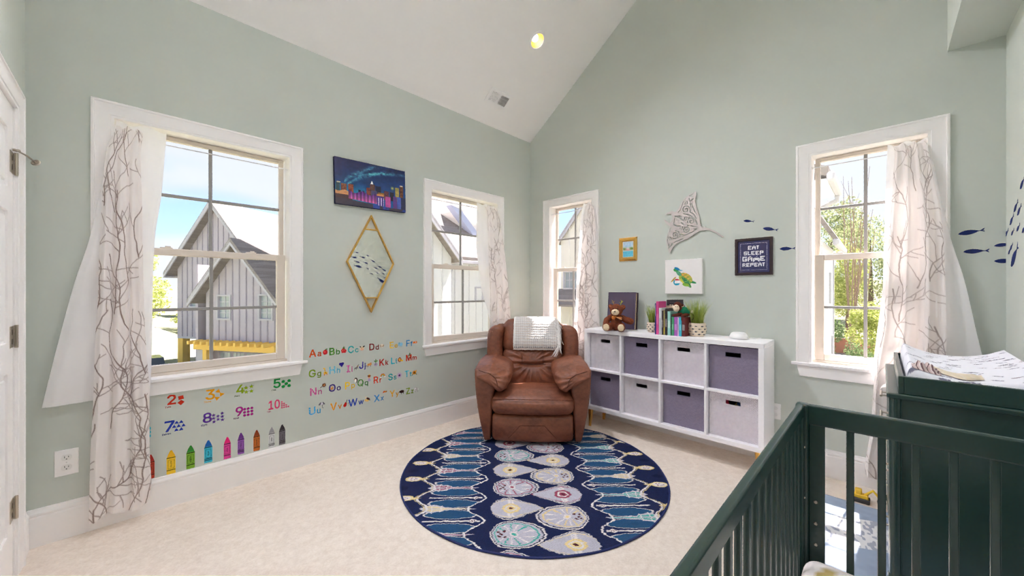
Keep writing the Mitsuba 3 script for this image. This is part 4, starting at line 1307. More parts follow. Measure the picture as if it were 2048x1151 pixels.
def grass_pot(cx, cy, r, h, words, seed):
    t = thing('grass_pot', words, 'potted plant', 'potted grasses on the shelf')
    rng = np.random.default_rng(seed)
    prof = [(0, 0), (r * .70, 0), (r * .80, .006), (r * .97, h * .30), (r * 1.0, h * .55), (r * .95, h * .85), (r * .90, h - .004), (r * .88, h), (r * .83, h - .001), (r * .82, h * .80), (0, h * .78)]
    m = lathe(prof, 48, (cx, cy, TOP))
    part('pot', m, 'satin', t, col=(226, 210, 188), smooth=50)
    part('soil', move(lathe([(0, .003), (r * .80, 0), (r * .78, -.004)], 24), (cx, cy, TOP + h * .83)), 'matte', t, col=(70, 58, 38))
    marks = []
    for row in range(4):
        z = h * (.17 + .20 * row)
        rr = np.interp(z, [0, .3 * h, .55 * h, .85 * h, h], [r * .78, r * .97, r, r * .95, r * .9]) + .0006
        n = 9
        for k in range(n):
            a0 = (k + .5 * (row % 2) + seed * .3) * 2 * math.pi / n
            s = prism(fish_mark(.021 * r / .055, .011 * (1 if (row + k) % 3 else .7)), .0008)
            v = s.vertices
            a = a0 + v[:, 0] / rr
            s.vertices = np.stack([cx + (rr + v[:, 2]) * np.cos(a), cy + (rr + v[:, 2]) * np.sin(a), TOP + z + v[:, 1]], 1)
            marks.append(s)
    part('fish_print', trimesh.util.concatenate(marks), 'matte', t, col=(32, 44, 66))
    vs, fs, cs = [], [], []
    for k in range(240):
        a, q = rng.uniform(0, 6.283), r * .62 * math.sqrt(rng.uniform())
        b = np.array([cx + q * math.cos(a), cy + q * math.sin(a), TOP + h * .80])
        ln = rng.uniform(.11, .205) * r / .055 * .92
        lean = np.array([math.cos(a), math.sin(a), 0]) * (q / r * .36 + rng.uniform(0, .14)) + np.array([rng.normal(0, .06), rng.normal(0, .06), 0])
        if b[1] + lean[1] * ln > YB - .035:
            lean[1] = (YB - .04 - b[1]) / ln
        w = rng.uniform(.0009, .0018)
        side = np.array([-math.sin(a * 3), math.cos(a * 3), 0]) * w
        pts = [b + np.array([0, 0, ln]) * f + lean * ln * f ** 1.8 for f in (0, .35, .7, 1)]
        o = len(vs) * 7
        vs.append([pts[0] - side, pts[0] + side, pts[1] - side, pts[1] + side, pts[2] - side * .8, pts[2] + side * .8, pts[3]])
        fs += [[o, o + 1, o + 3], [o, o + 3, o + 2], [o + 2, o + 3, o + 5], [o + 2, o + 5, o + 4], [o + 4, o + 5, o + 6]]
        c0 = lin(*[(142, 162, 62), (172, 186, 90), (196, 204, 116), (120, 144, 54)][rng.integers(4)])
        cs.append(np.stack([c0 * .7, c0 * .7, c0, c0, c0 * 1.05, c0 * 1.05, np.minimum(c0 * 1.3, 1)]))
    m = trimesh.Trimesh(np.concatenate(vs), fs, process=False)
    part('grass_blades', m, 'leaf_blade', t, col=np.clip(np.concatenate(cs), 0, 1), kind='stuff')


scene['leaf_blade'] = {'type': 'principledthin', 'base_color': VCOL, 'roughness': 0.6, 'diff_trans': 0.6, 'spec_trans': 0.0}
grass_pot(-1.500, 3.370, .056, .092, 'cream fish-print pot of thin green grass left of the books', 1)
grass_pot(-1.112, 3.355, .072, .112, 'cream fish-print pot of thin green grass right of the books', 2)

# books
BOOKS = [('navy', .011, .270, .15, (38, 44, 120), 'thin navy book with a grey upper spine at the left end of the row'), ('pink', .025, .288, .16, (204, 72, 140), 'tall pink book, second from the left in the row'),
         ('white', .026, .232, .16, (214, 216, 220), 'white book with a grey spine beside the tall pink book'), ('black', .014, .210, .15, (52, 42, 46), 'thin black book beside the white book'),
         ('khaki', .014, .214, .15, (158, 146, 98), 'thin khaki book in the middle of the row'), ('black', .021, .228, .16, (42, 38, 42), 'black book with white spine print beside the khaki book'),
         ('mint', .027, .205, .16, (152, 206, 196), 'mint green book right of the black books'), ('dark', .008, .180, .15, (60, 76, 66), 'very thin dark green book beside the mint book'),
         ('green', .022, .160, .15, (62, 146, 104), 'short green book under the plush monkey'), ('purple', .028, .160, .15, (166, 92, 178), 'short purple book under the plush monkey'),
         ('white', .012, .158, .15, (220, 196, 224), 'thin pale lilac book beside the short purple book'), ('cyan', .022, .159, .15, (60, 176, 200), 'short cyan book near the right end of the row'), ('maroon', .030, .160, .15, (96, 30, 36), 'maroon book at the right end of the row')]
bx_ = -1.424
bz = TOP
for name, w, h, dep, c, words in BOOKS:
    y0 = 3.232
    t = thing('book', words, 'book', 'books in the row on the shelf')
    x0, x1 = bx_ + .0006, bx_ + w - .0006
    cov = sg.Polygon([(x0, y0 + .003), (x0 + .003, y0), (x1 - .003, y0), (x1, y0 + .003), (x1, y0 + dep), (x1 - .0018, y0 + dep), (x1 - .0018, y0 + .004), (x0 + .0018, y0 + .004), (x0 + .0018, y0 + dep), (x0, y0 + dep)])
    part('cover', prism(cov, h, 'z', bz), 'satin', t, col=c)
    part('pages', box(x0 + .0018, x1 - .0018, y0 + .004, y0 + dep - .004, bz + .003, bz + h - .003), 'matte', t, col=(236, 228, 210))
    lab = {'navy': (178, 184, 196), 'pink': (222, 112, 166), 'white': (176, 178, 184), 'khaki': (206, 186, 60), 'mint': (196, 226, 214), 'purple': (196, 140, 206), 'green': (120, 186, 150), 'cyan': (130, 210, 226)}.get(name, (150, 140, 140))
    z0, z1 = (.58, .97) if name == 'navy' else ((.0, .62) if name == 'white' and h > .2 else ((.02, .3) if name == 'khaki' else (.30, .62)))
    inset = .0004 if name in ('navy', 'white', 'khaki') else w * .28
    part('spine_band', box(x0 + .003 + inset * .2, x1 - .003 - inset * .2, y0 - .0004, y0 + .0002, bz + h * z0 + .002, bz + h * z1), 'matte', t, col=lab)
    bx_ += w
BOOK_END = bx_
# taller books standing flat behind the row
t = thing('book', 'tall black book facing front behind the row, with large pale letters', 'book')
B_ = lambda m: move(m, (-1.322, 3.432, TOP + .001), rz=0, rx=-3, ry=-1.5)
part('cover', B_(cbox(-.075, .070, -.008, .008, 0, .300, .0015)), 'satin', t, col=(44, 38, 44))
w_ = letters('AYLA', .026, .0006)
part('lettering', B_(move(w_, (-.055, -.0081, .232), rx=90)), 'matte', t, col=(228, 206, 176))
w_ = box(-.045, .045, -.0086, -.008, .274, .279)
part('title_line', B_(w_), 'matte', t, col=(86, 78, 84))
t = thing('book', 'beige and dark grey book facing front before the tall black book', 'book')
B_ = lambda m: move(m, (-1.305, 3.408, TOP + .001), rz=1, rx=-2, ry=-2.5)
part('cover', B_(cbox(-.085, .080, -.007, .007, 0, .252, .0015)), 'satin', t, col=(74, 84, 92))
part('cover_band', B_(box(-.083, .078, -.0076, -.0069, .205, .249)), 'matte', t, col=(206, 184, 160))

# plush monkey lying on the short books
t = thing('plush_monkey', 'plush monkey with a cream face and a green shirt perched on the short books', 'plush toy')
MK = local(-1.232, 3.290, TOP + .160, 24)
m = blob([[((.010, .0, .030), .026), ((.036, .012, .044), .038), ((.058, .016, .034), .032)], [((-.018, -.012, .082), .033), ((-.016, -.010, .094), .034)], [((.010, .0, .05), .024), ((-.012, -.008, .08), .024)],
          [((.018, -.01, .03), .016), ((-.022, -.034, .016), .013), ((-.046, -.036, .013), .012)], [((.06, .0, .022), .017), ((.036, -.036, .014), .013), ((.020, -.044, .013), .012)], [((.020, -.044, .013), .011), ((.016, -.058, .004), .010), ((.016, -.062, -.020), .010)],
          [((.018, .012, .100), .010), ((.022, .010, .100), .011)]], .006, 4)
m, c = furry(m, (58, 26, 20), (112, 50, 34), .0018, 220, 5)
shirt = (m.vertices[:, 0] > .004) & (m.vertices[:, 2] > .020) & (m.vertices[:, 2] < .090) & ~((m.vertices[:, 2] > .078) & (m.vertices[:, 0] < .02)) & (m.vertices[:, 1] > -.032)
part('body', MK(m), 'matte', t, col=c, smooth=True)
m = blob([[((.012, .0, .034), .0275), ((.036, .012, .046), .0405), ((.056, .016, .038), .0345)], [((.012, .0, .05), .026), ((.004, -.002, .060), .024)]], .006, 4)
m, c = furry(m, (14, 92, 66), (24, 126, 90), .0008, 150, 6)
part('shirt', MK(m), 'matte', t, col=c, smooth=True)
m, c = furry(lump(-.028, -.040, .074, .025, .014, .030), (222, 200, 172), (244, 228, 204), .0006, 200)
part('face', MK(m), 'matte', t, col=c, smooth=True)
for s_ in (-1, 1):
    part('eye', MK(lump(-.027 + s_ * .009, -.0525, .088, .003, .002, .0035, 2, 0)), 'gloss', t, col=(30, 20, 16), smooth=True)
part('mouth', MK(tube([(-.037, -.0525, .062), (-.028, -.0545, .058), (-.019, -.0535, .062)], .0009, 5)), 'matte', t, col=(120, 60, 50))
part('ear', MK(lump(-.048, -.016, .086, .011, .006, .012, 2)), 'matte', t, col=(236, 220, 200), smooth=True)
tail = [(.074, .018, .040), (.098, .004, .030), (.112, -.014, .008), (.106, -.020, -.014), (.096, -.018, -.022)]
part('tail', MK(tube(np.array(tail), [.008, .006, .005, .005, .004], 8)), 'matte', t, col=(50, 26, 22), smooth=40)
part('hand', MK(lump(.096, -.004, .044, .010, .008, .013, 2)), 'matte', t, col=(232, 220, 204), smooth=True)

# white puck
t = thing('smart_speaker', 'small round white speaker puck on the right end of the shelf', 'speaker')
part('housing', lathe([(0, .052), (.038, .052), (.049, .048), (.058, .036), (.066, .018), (.064, .008), (.056, .002), (.045, .0), (0, 0)], 48, (-.812, 3.395, TOP)), 'satin', t, col=(240, 240, 240), smooth=60)
part('power_cable', tube([(-.750, 3.41, TOP + .012), (-.72, 3.44, TOP + .005), (-.70, 3.49, TOP + .004), (-.69, 3.545, TOP + .004)], .003, 8), 'satin', t, col=(232, 232, 232), smooth=40)

# ---------------------------------------------------------------- round rug


def rug_color(x, y):
    """x, y from the rug centre in metres (world axes) -> linear colours of the ikat pattern."""
    eu, ev = np.array([.70, .714]), np.array([.714, -.70])
    u, v = x * eu[0] + y * eu[1], x * ev[0] + y * ev[1]
    ro = meshkit.fbm(np.stack([v * 70, u * 9, 0 * u], -1), 3, 2) - .5
    rb = meshkit.noise(np.stack([v * 220, u * 16, 0 * u + 3], -1), 5) - .5
    jag = ro * .020 + rb * .010
    uu, vv = u + jag, v + (meshkit.noise(np.stack([v * 40, u * 60, 0 * u + 9], -1), 7) - .5) * .010
    P = .2475
    navy, blue, cream, grey = lin(29, 38, 74), lin(42, 78, 116), lin(222, 216, 216), lin(186, 184, 196)
    gold, teal, wine, choc = lin(226, 204, 150), lin(70, 166, 156), lin(150, 70, 96), lin(84, 44, 52)
    c = np.tile(navy, (len(u), 1))

    def put(mask, col):
        c[mask] = col if np.ndim(col) == 1 else col[mask]
    a = np.abs(uu)
    side = (uu > 0)
    ph = np.where(side, vv - .02, vv + .085)
    q = (ph + 10 * P) % P - P / 2           # -P/2..P/2, finger at 0, node at the ends
    k = np.floor((ph + 10 * P) / P).astype(int)
    node = P / 2 - np.abs(q)
    # scalloped outer line, blue cells between the fingers
    edge_in = .395 - .055 * np.cos(q / P * 2 * np.pi) * -1
    edge_in = .385 + .050 * np.cos(q / P * 2 * np.pi)
    edge_out = .735 - .045 * np.cos(q / P * 2 * np.pi)
    cell = (a > edge_in) & (a < edge_out)
    put(cell, navy * 1.15)
    for s in (-1, 1):
        d = ((a - .535) / .155) ** 2 + ((q - s * .058) / .043) ** 2
        put((d < 1.18) & cell, cream * .86)
        put((d < 1.0) & cell, blue)
    accent = np.stack([gold, teal, wine, gold, wine, teal])[(k * 2 + side) % 6]
    w = np.interp(a, [.39, .42, .56, .60, .66, .70, .73], [.002, .006, .011, .030, .046, .030, .006])
    put((np.abs(q) < w) & (a > .385) & (a < .735), grey * 1.05)
    put((np.abs(q) < w * .62) & (a > .58) & (a < .69) & (np.abs(q) > w * .30), accent)
    put((np.abs(q) < .003) & (a > .42) & (a < .70), accent)
    for lo, hi in ((.600, .606), (.655, .661)):
        put((a > lo) & (a < hi) & (np.abs(q) < w + .004), cream)
    put((node < .0065) & (a > .36) & (a < .70), cream * .95)
    # little tassels at the nodes
    d = np.abs(a - .40) / .034 + node / .020
    put(d < 1, cream)
    put((d < .62) & ((np.floor(a * 160) % 2) == 0), np.broadcast_to(choc, c.shape).copy())
    put(np.abs(a - edge_in) < .0065, cream)
    put(np.abs(a - edge_out) < .0075, cream)
    put((np.abs(a - edge_out - .016) < .003), gold * .9)
    # outer buds
    bq = P / 2 - np.abs(q)
    d = ((a - .865) / .062) ** 2 + (bq / .036) ** 2
    stem = (np.abs(bq) < np.interp(a, [.76, .80, .84], [.003, .012, .02])) & (a > .755) & (a < .85)
    put(stem | (d < 1), gold * .92)
    put((d < .55), cream)
    for t_ in np.arange(6) * np.pi / 3:
        put(((a - .865 - .022 * np.cos(t_)) ** 2 + (bq * np.sign(q) - .016 * np.sin(t_)) ** 2) < .0052 ** 2, wine * .7)
    d = ((a - .90) / .05) ** 2 + (q / .03) ** 2
    put((d < .55) & (a > .86), navy * .7)
    # two columns of medallions along the middle
    for s, off in ((-1, -.21), (1, -.117)):
        n = np.round((vv - off) / P)
        mv = vv - off - n * P
        mu = (uu - s * .172) * s
        n = n.astype(int)
        kind = (n + (s > 0)) % 2
        acc = np.stack([teal, gold, wine, gold, teal, wine])[(n * (1 if s < 0 else 2) + (s > 0)) % 6]
        # rounded leaf: full circle outside, drawn to a soft point towards the other column
        rr = np.sqrt((mu / np.where(mu < 0, .175, .105)) ** 2 + (mv / .108) ** 2)
        mu = np.where(kind == 1, -mu, mu)
        leaf_w = .106 * np.where(mu < 0, np.sqrt(np.clip(1 - (mu / .125) ** 2, 0, 1)), np.clip(1 - mu / .205, 0, 1) ** .85) + 1e-4
        leaf = np.where((mu > -.125) & (mu < .205), np.maximum(np.abs(mv) / leaf_w, np.clip(np.abs(mu) / .205, 0, 1) * .9), 9)
        rr = np.where(kind == 1, leaf, rr)
        round_ = rr < 1
        put((rr < 1.12) & (a < edge_in), cream * .95)
        put((rr < 1.05) & (a < edge_in), navy * .9)
        put(rr < 1, grey)
        put((rr < .90) & (rr > .84), acc)
        ang = np.arctan2(mv, mu)
        spokes = (np.abs(((ang / (2 * np.pi) * 14) % 1) - .5) < .14) & (rr > .22) & (rr < .80)
        put(spokes & (kind == 0) & (np.abs(mv) > .018), cream)
        put(spokes & (kind == 0) & (np.abs(mv) > .030) & (np.floor(ang * 14 / 6.283) % 2 == 0), acc)
        for dx, dy in ((.055, 0), (.038, .024), (.038, -.024), (.07, .02), (.07, -.02)):
            put((((mu - dx) ** 2 + (mv - dy) ** 2) < .0085 ** 2) & (kind == 0), choc)
        rc = np.hypot(mu + .01, mv)
        put((rc < .022) & (kind == 0), cream)
        put((rc < .012) & (kind == 0), acc)
        ro_ = np.hypot(mu * .9, mv)
        one = kind == 1
        put((np.abs(mu) < .018) & (rr < .86) & one, cream)
        put((np.abs(mu - .004) < .003) & (rr < .86) & one, grey)
        put((ro_ < .050) & one, acc)
        put((ro_ < .034) & one, cream)
        put((ro_ < .024) & one, acc)
        put((ro_ < .011) & one, choc)
    # stray warp threads
    th = meshkit.noise(np.stack([x * 300, y * 300, 0 * x], -1), 4)
    thread = .84 + .30 * th
    weave = .93 + .07 * (np.sin(v * 900) * np.sin(u * 900))
    return np.clip(c * (thread * weave)[:, None], 0, 1)


def round_sheet(r, step):
    n = int(r / step)
    i = np.arange(-n, n + 1)
    gx, gy = np.meshgrid(i * step, i * step, indexing='ij')
    p = np.stack([gx.ravel(), gy.ravel()], 1)
    w = 2 * n + 1
    q = (np.arange(w - 1)[:, None] * w + np.arange(w - 1)[None]).ravel()
    f = np.vstack([np.stack([q, q + w, q + w + 1], 1), np.stack([q, q + w + 1, q + 1], 1)])
    rad = np.hypot(*p.T)
    keep = rad < r + step * 1.2
    f = f[keep[f].all(1)]
    used = np.unique(f)
    new = -np.ones(len(p), int)
    new[used] = np.arange(len(used))
    p = p[used]
    rad = np.hypot(*p.T)
    over = rad > r
    p[over] *= (r / rad[over])[:, None]
    return p, new[f]


RX, RY, RR = -1.900, 2.149, .970
p, f = round_sheet(RR - .008, .0034)
wav = .0018 * np.sin(np.arctan2(p[:, 1], p[:, 0]) * 17) * np.clip((np.hypot(*p.T) - .85) / .1, 0, 1)
z = .0075 + wav
rug = trimesh.Trimesh(np.column_stack([p[:, 0] + RX, p[:, 1] + RY, z]), f, process=False)
if rug.face_normals[0][2] < 0:
    rug.invert()
t = thing('round_rug', 'large round navy ikat rug under the recliner', 'rug')
bsdf('rug_pile', rough=.95, spec=.05)
part('woven_face', rug, 'rug_pile', t, col=rug_color(p[:, 0], p[:, 1]), smooth=False)
a = np.linspace(0, 2 * np.pi, 200, endpoint=False)
rb = RR - .005 + .004 * np.sin(a * 11) * 0
part('bound_edge', tube(np.stack([RX + rb * np.cos(a), RY + rb * np.sin(a), .0062 + .0018 * np.sin(a * 17)], 1), .0058, 8, closed=True), 'matte', t, col=(34, 46, 96), smooth=True)

# ---------------------------------------------------------------- recliner


def leather_tex(p, n, uv):
    a = fbm(p.x * 7, p.y * 7, p.z * 7)
    b = fbm(p.x * 45, p.y * 45, p.z * 45)
    c = noise(p.x * 260, p.y * 260, p.z * 260)
    return mix(L(84, 44, 32), L(146, 88, 61), dr.clip(.75 * a + .38 * b + .14 * c - .14, 0, 1))


def leather_bump(p, n, uv):
    return .6 * fbm(p.x * 120, p.y * 120, p.z * 120) + .4 * noise(p.x * 420, p.y * 420, p.z * 420)


scene['leather'] = {'type': 'twosided', 'bsdf': {'type': 'bumpmap', 'texture': proc(leather_bump, eps=1e-3), 'scale': .0011,
                    'bsdf': {'type': 'principled', 'base_color': proc(leather_tex), 'roughness': .46, 'specular': .5, 'sheen': .3, 'clearcoat': .25, 'clearcoat_gloss': .5}}}
CX, CY = -2.167, 2.452
R3 = np.array([[.749, -.662, 0], [.662, .749, 0], [0, 0, 1.0]])


def chair_w(m):
    """Chair axes (x to the viewer's right, y to the back) -> room."""
    m = m.copy()
    m.vertices = m.vertices @ R3.T + [CX, CY, .0105]
    return m


def bulge(m, fn):
    m = m.copy()
    m.vertices = fn(m.vertices.copy())
    return m


def wrinkle(v, s, amp, seed):
    return (meshkit.fbm(v * s, 3, seed) - .5) * 2 * amp


ch = thing('recliner', 'brown leather recliner with puffy arms in the corner on the round rug', 'armchair')
# base frame
part('base', chair_w(cbox(-.36, .36, .06, .80, .02, .30, .01)), 'matte', ch, col=(40, 26, 22))
part('swivel_base', chair_w(lathe([(0, 0), (.27, 0), (.28, .012), (.26, .022), (0, .024)], 40, (0, .42, 0))), 'satin', ch, col=(30, 28, 28), smooth=40)


def front_bow(v, k=.035, w=.36):
    v[:, 1] += k * (v[:, 0] / w) ** 2
    return v


m = soft(.356, .045, .122, .038, 26)
m.vertices += [0, .020, .146]
m = bulge(m, lambda v: front_bow(np.column_stack([v[:, 0], v[:, 1] - .022 * np.exp(-((v[:, 2] - .17) / .09) ** 2) + wrinkle(v, 8, .003, 1) + .10 * np.clip(.10 - v[:, 2], 0, 1), v[:, 2]])))
part('footrest_panel', chair_w(m), 'leather', ch, smooth=True)
# sewn outline on the footrest
seam_pts = [(-.21, .062), (-.105, .185), (.105, .185), (.21, .062)]
q = []
for (a0, b0), (a1, b1) in zip(seam_pts[:-1], seam_pts[1:]):
    for f_ in np.linspace(0, 1, 8):
        q.append((a0 + (a1 - a0) * f_, b0 + (b1 - b0) * f_))
q = np.array(q)


def face_y(x, z):
    return -.025 + .035 * (x / .36) ** 2 - .022 * np.exp(-((z - .17) / .09) ** 2) + .10 * np.clip(.10 - z, 0, 1)


part('seam', chair_w(tube(np.stack([q[:, 0], face_y(q[:, 0], q[:, 1]) - .001, q[:, 1]], 1), .0025, 6)), 'matte', ch, col=(98, 50, 34), smooth=True)
# seat cushion
m = soft(.358, .330, .092, .062, 30)
m.vertices += [0, .262, .360]


def seat_fn(v):
    x, y, z = v.T
    top = np.clip((z - .36) / .09, 0, 1)
    z = z + .022 * top * (1 - (x / .36) ** 2) * (1 - ((y - .26) / .34) ** 2).clip(0) + wrinkle(v, 7, .004, 3)
    z = z - .035 * np.clip((.05 - y) / .12, 0, 1) * top - .045 * np.clip((y - .1) / .4, 0, 1) * top
    y = y - .026 * np.exp(-((z - .35) / .06) ** 2) * (y < .1) + .035 * (x / .36) ** 2 * np.clip((.3 - y) / .3, 0, 1)
    return np.column_stack([x, y, z])


m = bulge(m, seat_fn)
part('seat_cushion', chair_w(m), 'leather', ch, smooth=True)
x_ = np.linspace(-.345, .345, 40)
part('seam', chair_w(tube(np.stack([x_, -.080 + .035 * (x_ / .36) ** 2 + .013 * np.abs(x_ / .36) ** 6, .4175 - .018 * (x_ / .36) ** 4], 1), .0030, 6)), 'matte', ch, col=(98, 50, 34), smooth=True)
# arm bodies
for s_ in (-1, 1):
    m = soft(.075, .400, .325, .026, 22)
    m.vertices += [0, .395, .345]

    def arm_fn(v, s=s_):
        x, y, z = v.T.copy()
        k = np.clip((z - .02) / .65, 0, 1)
        o = (x + .075) / .15
        out = .425 + .085 * np.sin(k * math.pi * .5) ** .9
        inn = .375 - .045 * k
        x = inn + (out - inn) * o
        z = z - .16 * (1 - o) * np.clip((z - .40) / .27, 0, 1)
        y = y + .030 * (1 - k) * np.clip((.3 - y) / .3, 0, 1) - .016 * np.sin(k * math.pi) * np.clip((.1 - y) / .1, 0, 1)
        return np.column_stack([s * x, y, z])
    m = bulge(m, arm_fn)
    if s_ < 0:
        m.invert()
    part('arm_body', chair_w(m), 'leather', ch, smooth=True)
    # puffy pad: thin at the outside, a fat roll towards the seat, rounded over the front
    secs = []
    for y, dz, k in ((-.018, -.085, .46), (.020, -.050, .78), (.09, -.030, .93), (.24, -.020, .98), (.42, -.022, .98), (.60, -.030, .95), (.70, -.04, .86)):
        secs.append([((.478, y, .668 + dz * .8), .033 * k), ((.375, y, .648 + dz), .076 * k), ((.278, y, .592 + dz * .9), .092 * k)])
    hulls = []
    for p_, q_ in zip(secs[:-1], secs[1:]):
        for i_ in (0, 1):
            sp = [manifold3d.Manifold.sphere(r, 24).translate((x * s_, y, z)) for (x, y, z), r in (p_[i_], p_[i_ + 1], q_[i_], q_[i_ + 1])]
            hulls.append(manifold3d.Manifold.batch_hull(sp))
    mm = manifold3d.Manifold.batch_boolean(hulls, manifold3d.OpType.Add).refine_to_length(.012)
    q = mm.to_mesh()
    m = trimesh.Trimesh(q.vert_properties[:, :3], q.tri_verts, process=True)
    trimesh.smoothing.filter_taubin(m, iterations=14)
    v = m.vertices.copy()
    front = np.clip((.16 - v[:, 1]) / .14, 0, 1)
    amp = wrinkle(v * [1, .6, 1], 10, .007, 5 + s_) + front * wrinkle(v, 26, .006, 6)
    crease = np.exp(-((v[:, 1] - .10 - .25 * (np.abs(v[:, 0]) - .3)) / .012) ** 2) * np.clip((.42 - np.abs(v[:, 0])) / .1, 0, 1)
    gather = np.cos(np.arctan2(v[:, 2] - .60, np.abs(v[:, 0]) - .40) * 22) * .004 * front * np.clip((.40 - np.abs(v[:, 0])) / .08, 0, 1)
    m.vertices = v + m.vertex_normals * (amp - .010 * crease + gather)[:, None]
    part('arm_pad', chair_w(m), 'leather', ch, smooth=True)
    path = [(.502, .030, .660), (.470, -.028, .668), (.425, -.062, .672), (.375, -.084, .655), (.335, -.092, .622), (.312, -.092, .590), (.300, -.080, .545), (.296, -.060, .515)]
    tree_ = m.nearest.on_surface(np.array([(s_ * x, y, z) for x, y, z in path]))[0]
    part('seam', chair_w(tube(tree_, .0030, 6)), 'matte', ch, col=(84, 42, 30), smooth=True)


def lean(v, y0, z0, deg):
    a = math.radians(deg)
    y, z = v[:, 1] - y0, v[:, 2] - z0
    v[:, 1], v[:, 2] = y0 + y * math.cos(a) + z * math.sin(a), z0 - y * math.sin(a) + z * math.cos(a)
    return v


# lumbar cushion with a stitched tuck and radiating folds
m = soft(.315, .105, .215, .075, 34)
m.vertices += [0, .665, .575]


def lumbar_fn(v):
    x, y, z = v.T.copy()
    fr = np.clip((.67 - y) / .09, 0, 1)
    y = y - .040 * (1 - (x / .32) ** 2).clip(0) * np.exp(-((z - .50) / .12) ** 2) * fr
    tuck = np.exp(-((z - .628 + .015 * np.cos(x * 9)) / .017) ** 2) * np.exp(-(x / .15) ** 4)
    ang = np.arctan2(z - .64, x)
    r = np.hypot(x, z - .63)
    folds = np.cos(ang * 17 + 2 * meshkit.noise(np.stack([x * 8, z * 8, 0 * x], -1), 2)) * np.exp(-((r - .17) / .085) ** 2)
    side = np.exp(-((np.abs(x) - .105) / .012) ** 2) * np.clip((z - .63) / .06, 0, 1) * np.exp(-((z - .68) / .06) ** 2)
    y = y + (.034 * tuck + .0105 * folds + .016 * side + wrinkle(v, 11, .006, 8)) * fr
    return lean(np.column_stack([x, y, z - .050]), .66, .38, 13)


m = bulge(m, lumbar_fn)
part('lumbar_cushion', chair_w(m), 'leather', ch, smooth=True)
for line in ([(x, .588) for x in np.linspace(-.135, .135, 14)], [(-.108, z) for z in np.linspace(.592, .668, 8)], [(.108, z) for z in np.linspace(.592, .668, 8)]):
    lo = []
    for x, z in line:
        v = m.vertices
        near_ = np.argsort((v[:, 0] - x) ** 2 + (v[:, 2] - z) ** 2 + 4 * np.clip(v[:, 1] - .72, 0, 1))[:6]
        lo.append((x, v[near_, 1].min() + .001, z))
    part('seam', chair_w(tube(np.array(lo), .0028, 6)), 'matte', ch, col=(78, 38, 28), smooth=True)
# headrest pillow
m = soft(.322, .115, .190, .105, 34)
m.vertices += [0, .680, .920]


def head_fn(v):
    x, y, z = v.T.copy()
    z = z + .010 * np.cos(x * 6) * np.clip((z - .92) / .19, 0, 1)
    fr = np.clip((.69 - y) / .1, 0, 1)
    y = y - .034 * (1 - (x / .33) ** 2).clip(0) * np.exp(-((z - .86) / .12) ** 2) * fr + wrinkle(v, 6, .006, 9)
    return lean(np.column_stack([x, y, z - .055]), .66, .38, 13)


HEAD = bulge(m, head_fn)
part('headrest_pillow', chair_w(HEAD), 'leather', ch, smooth=True)
# side wings and back shell
for s_ in (-1, 1):
    m = soft(.082, .125, .340, .070, 26)
    m.vertices += [0, .690, .690]

    def wing_fn(v, s=s_):
        x, y, z = v.T.copy()
        k = np.clip((z - .40) / .63, 0, 1)
        x = x + .022 * np.sin(k * 2.6) - .030 * np.clip((k - .80) / .2, 0, 1) ** 2
        y = y - .030 * k * (y < .70)
        x = x + wrinkle(v, 7, .005, 12 + s)
        return lean(np.column_stack([s * (x + .378), y, z - .050]), .66, .38, 12)
    m = bulge(m, wing_fn)
    if s_ < 0:
        m.invert()
    part('wing', chair_w(m), 'leather', ch, smooth=True)
    pts = np.array([(s_ * (.378 + .055), .575, .70), (s_ * (.378 + .062), .580, .90), (s_ * (.378 + .050), .60, 1.00), (s_ * .378, .64, 1.028), (s_ * .335, .66, 1.01)])
    pts = lean(pts, .66, .38, 12)
m = soft(.400, .045, .360, .035, 20)
m.vertices += [0, .835, .660]
part('back_shell', chair_w(bulge(m, lambda v: lean(v, .66, .38, 12))), 'leather', ch, smooth=True)

# throw over the headrest
th = thing('throw_blanket', 'cream woven throw with fringe draped over the recliner headrest', 'blanket')
X0, X1 = -.195, .245


def drape(U, V, off=.0):
    """U across, V from the front hem over the top to the back hem: follow the pillow's outline in (y, z)."""
    sec = HEAD.vertices[np.abs(HEAD.vertices[:, 0]) < .03]
    c = sec[:, 1:].mean(0)
    ang = np.arctan2(sec[:, 2] - c[1], sec[:, 1] - c[0])
    rad = np.hypot(sec[:, 2] - c[1], sec[:, 1] - c[0])
    bins = np.linspace(-math.pi, math.pi, 73)
    prof = np.array([rad[(ang >= a) & (ang < b)].max() if ((ang >= a) & (ang < b)).any() else np.nan for a, b in zip(bins[:-1], bins[1:])])
    mid = (bins[:-1] + bins[1:]) / 2
    ok = ~np.isnan(prof)
    prof = np.interp(mid, mid[ok], prof[ok])
    prof = np.convolve(np.r_[prof[-2:], prof, prof[:2]], np.ones(5) / 5, 'valid')
    a_front, a_back = math.radians(218), math.radians(25)
    a = a_front + (a_back - a_front) * V
    a_w = (a + math.pi) % (2 * math.pi) - math.pi
    r = np.interp(a_w, mid, prof, period=2 * math.pi) + .016 + off
    y, z = c[0] + r * np.cos(a), c[1] + r * np.sin(a)
    hang = np.clip((.16 - V) / .16, 0, 1)
    y = y - .006 * hang
    x = X0 + (X1 - X0) * U + .010 * (1 - V) * (U - .5)
    edge = np.clip((np.abs(x) - .12) / .2, 0, 1)
    z = z + .004 * np.sin(U * 40) * .3 - .020 * edge ** 2 * np.clip(V * 2, 0, 1)
    return np.stack([x, y, z], -1)


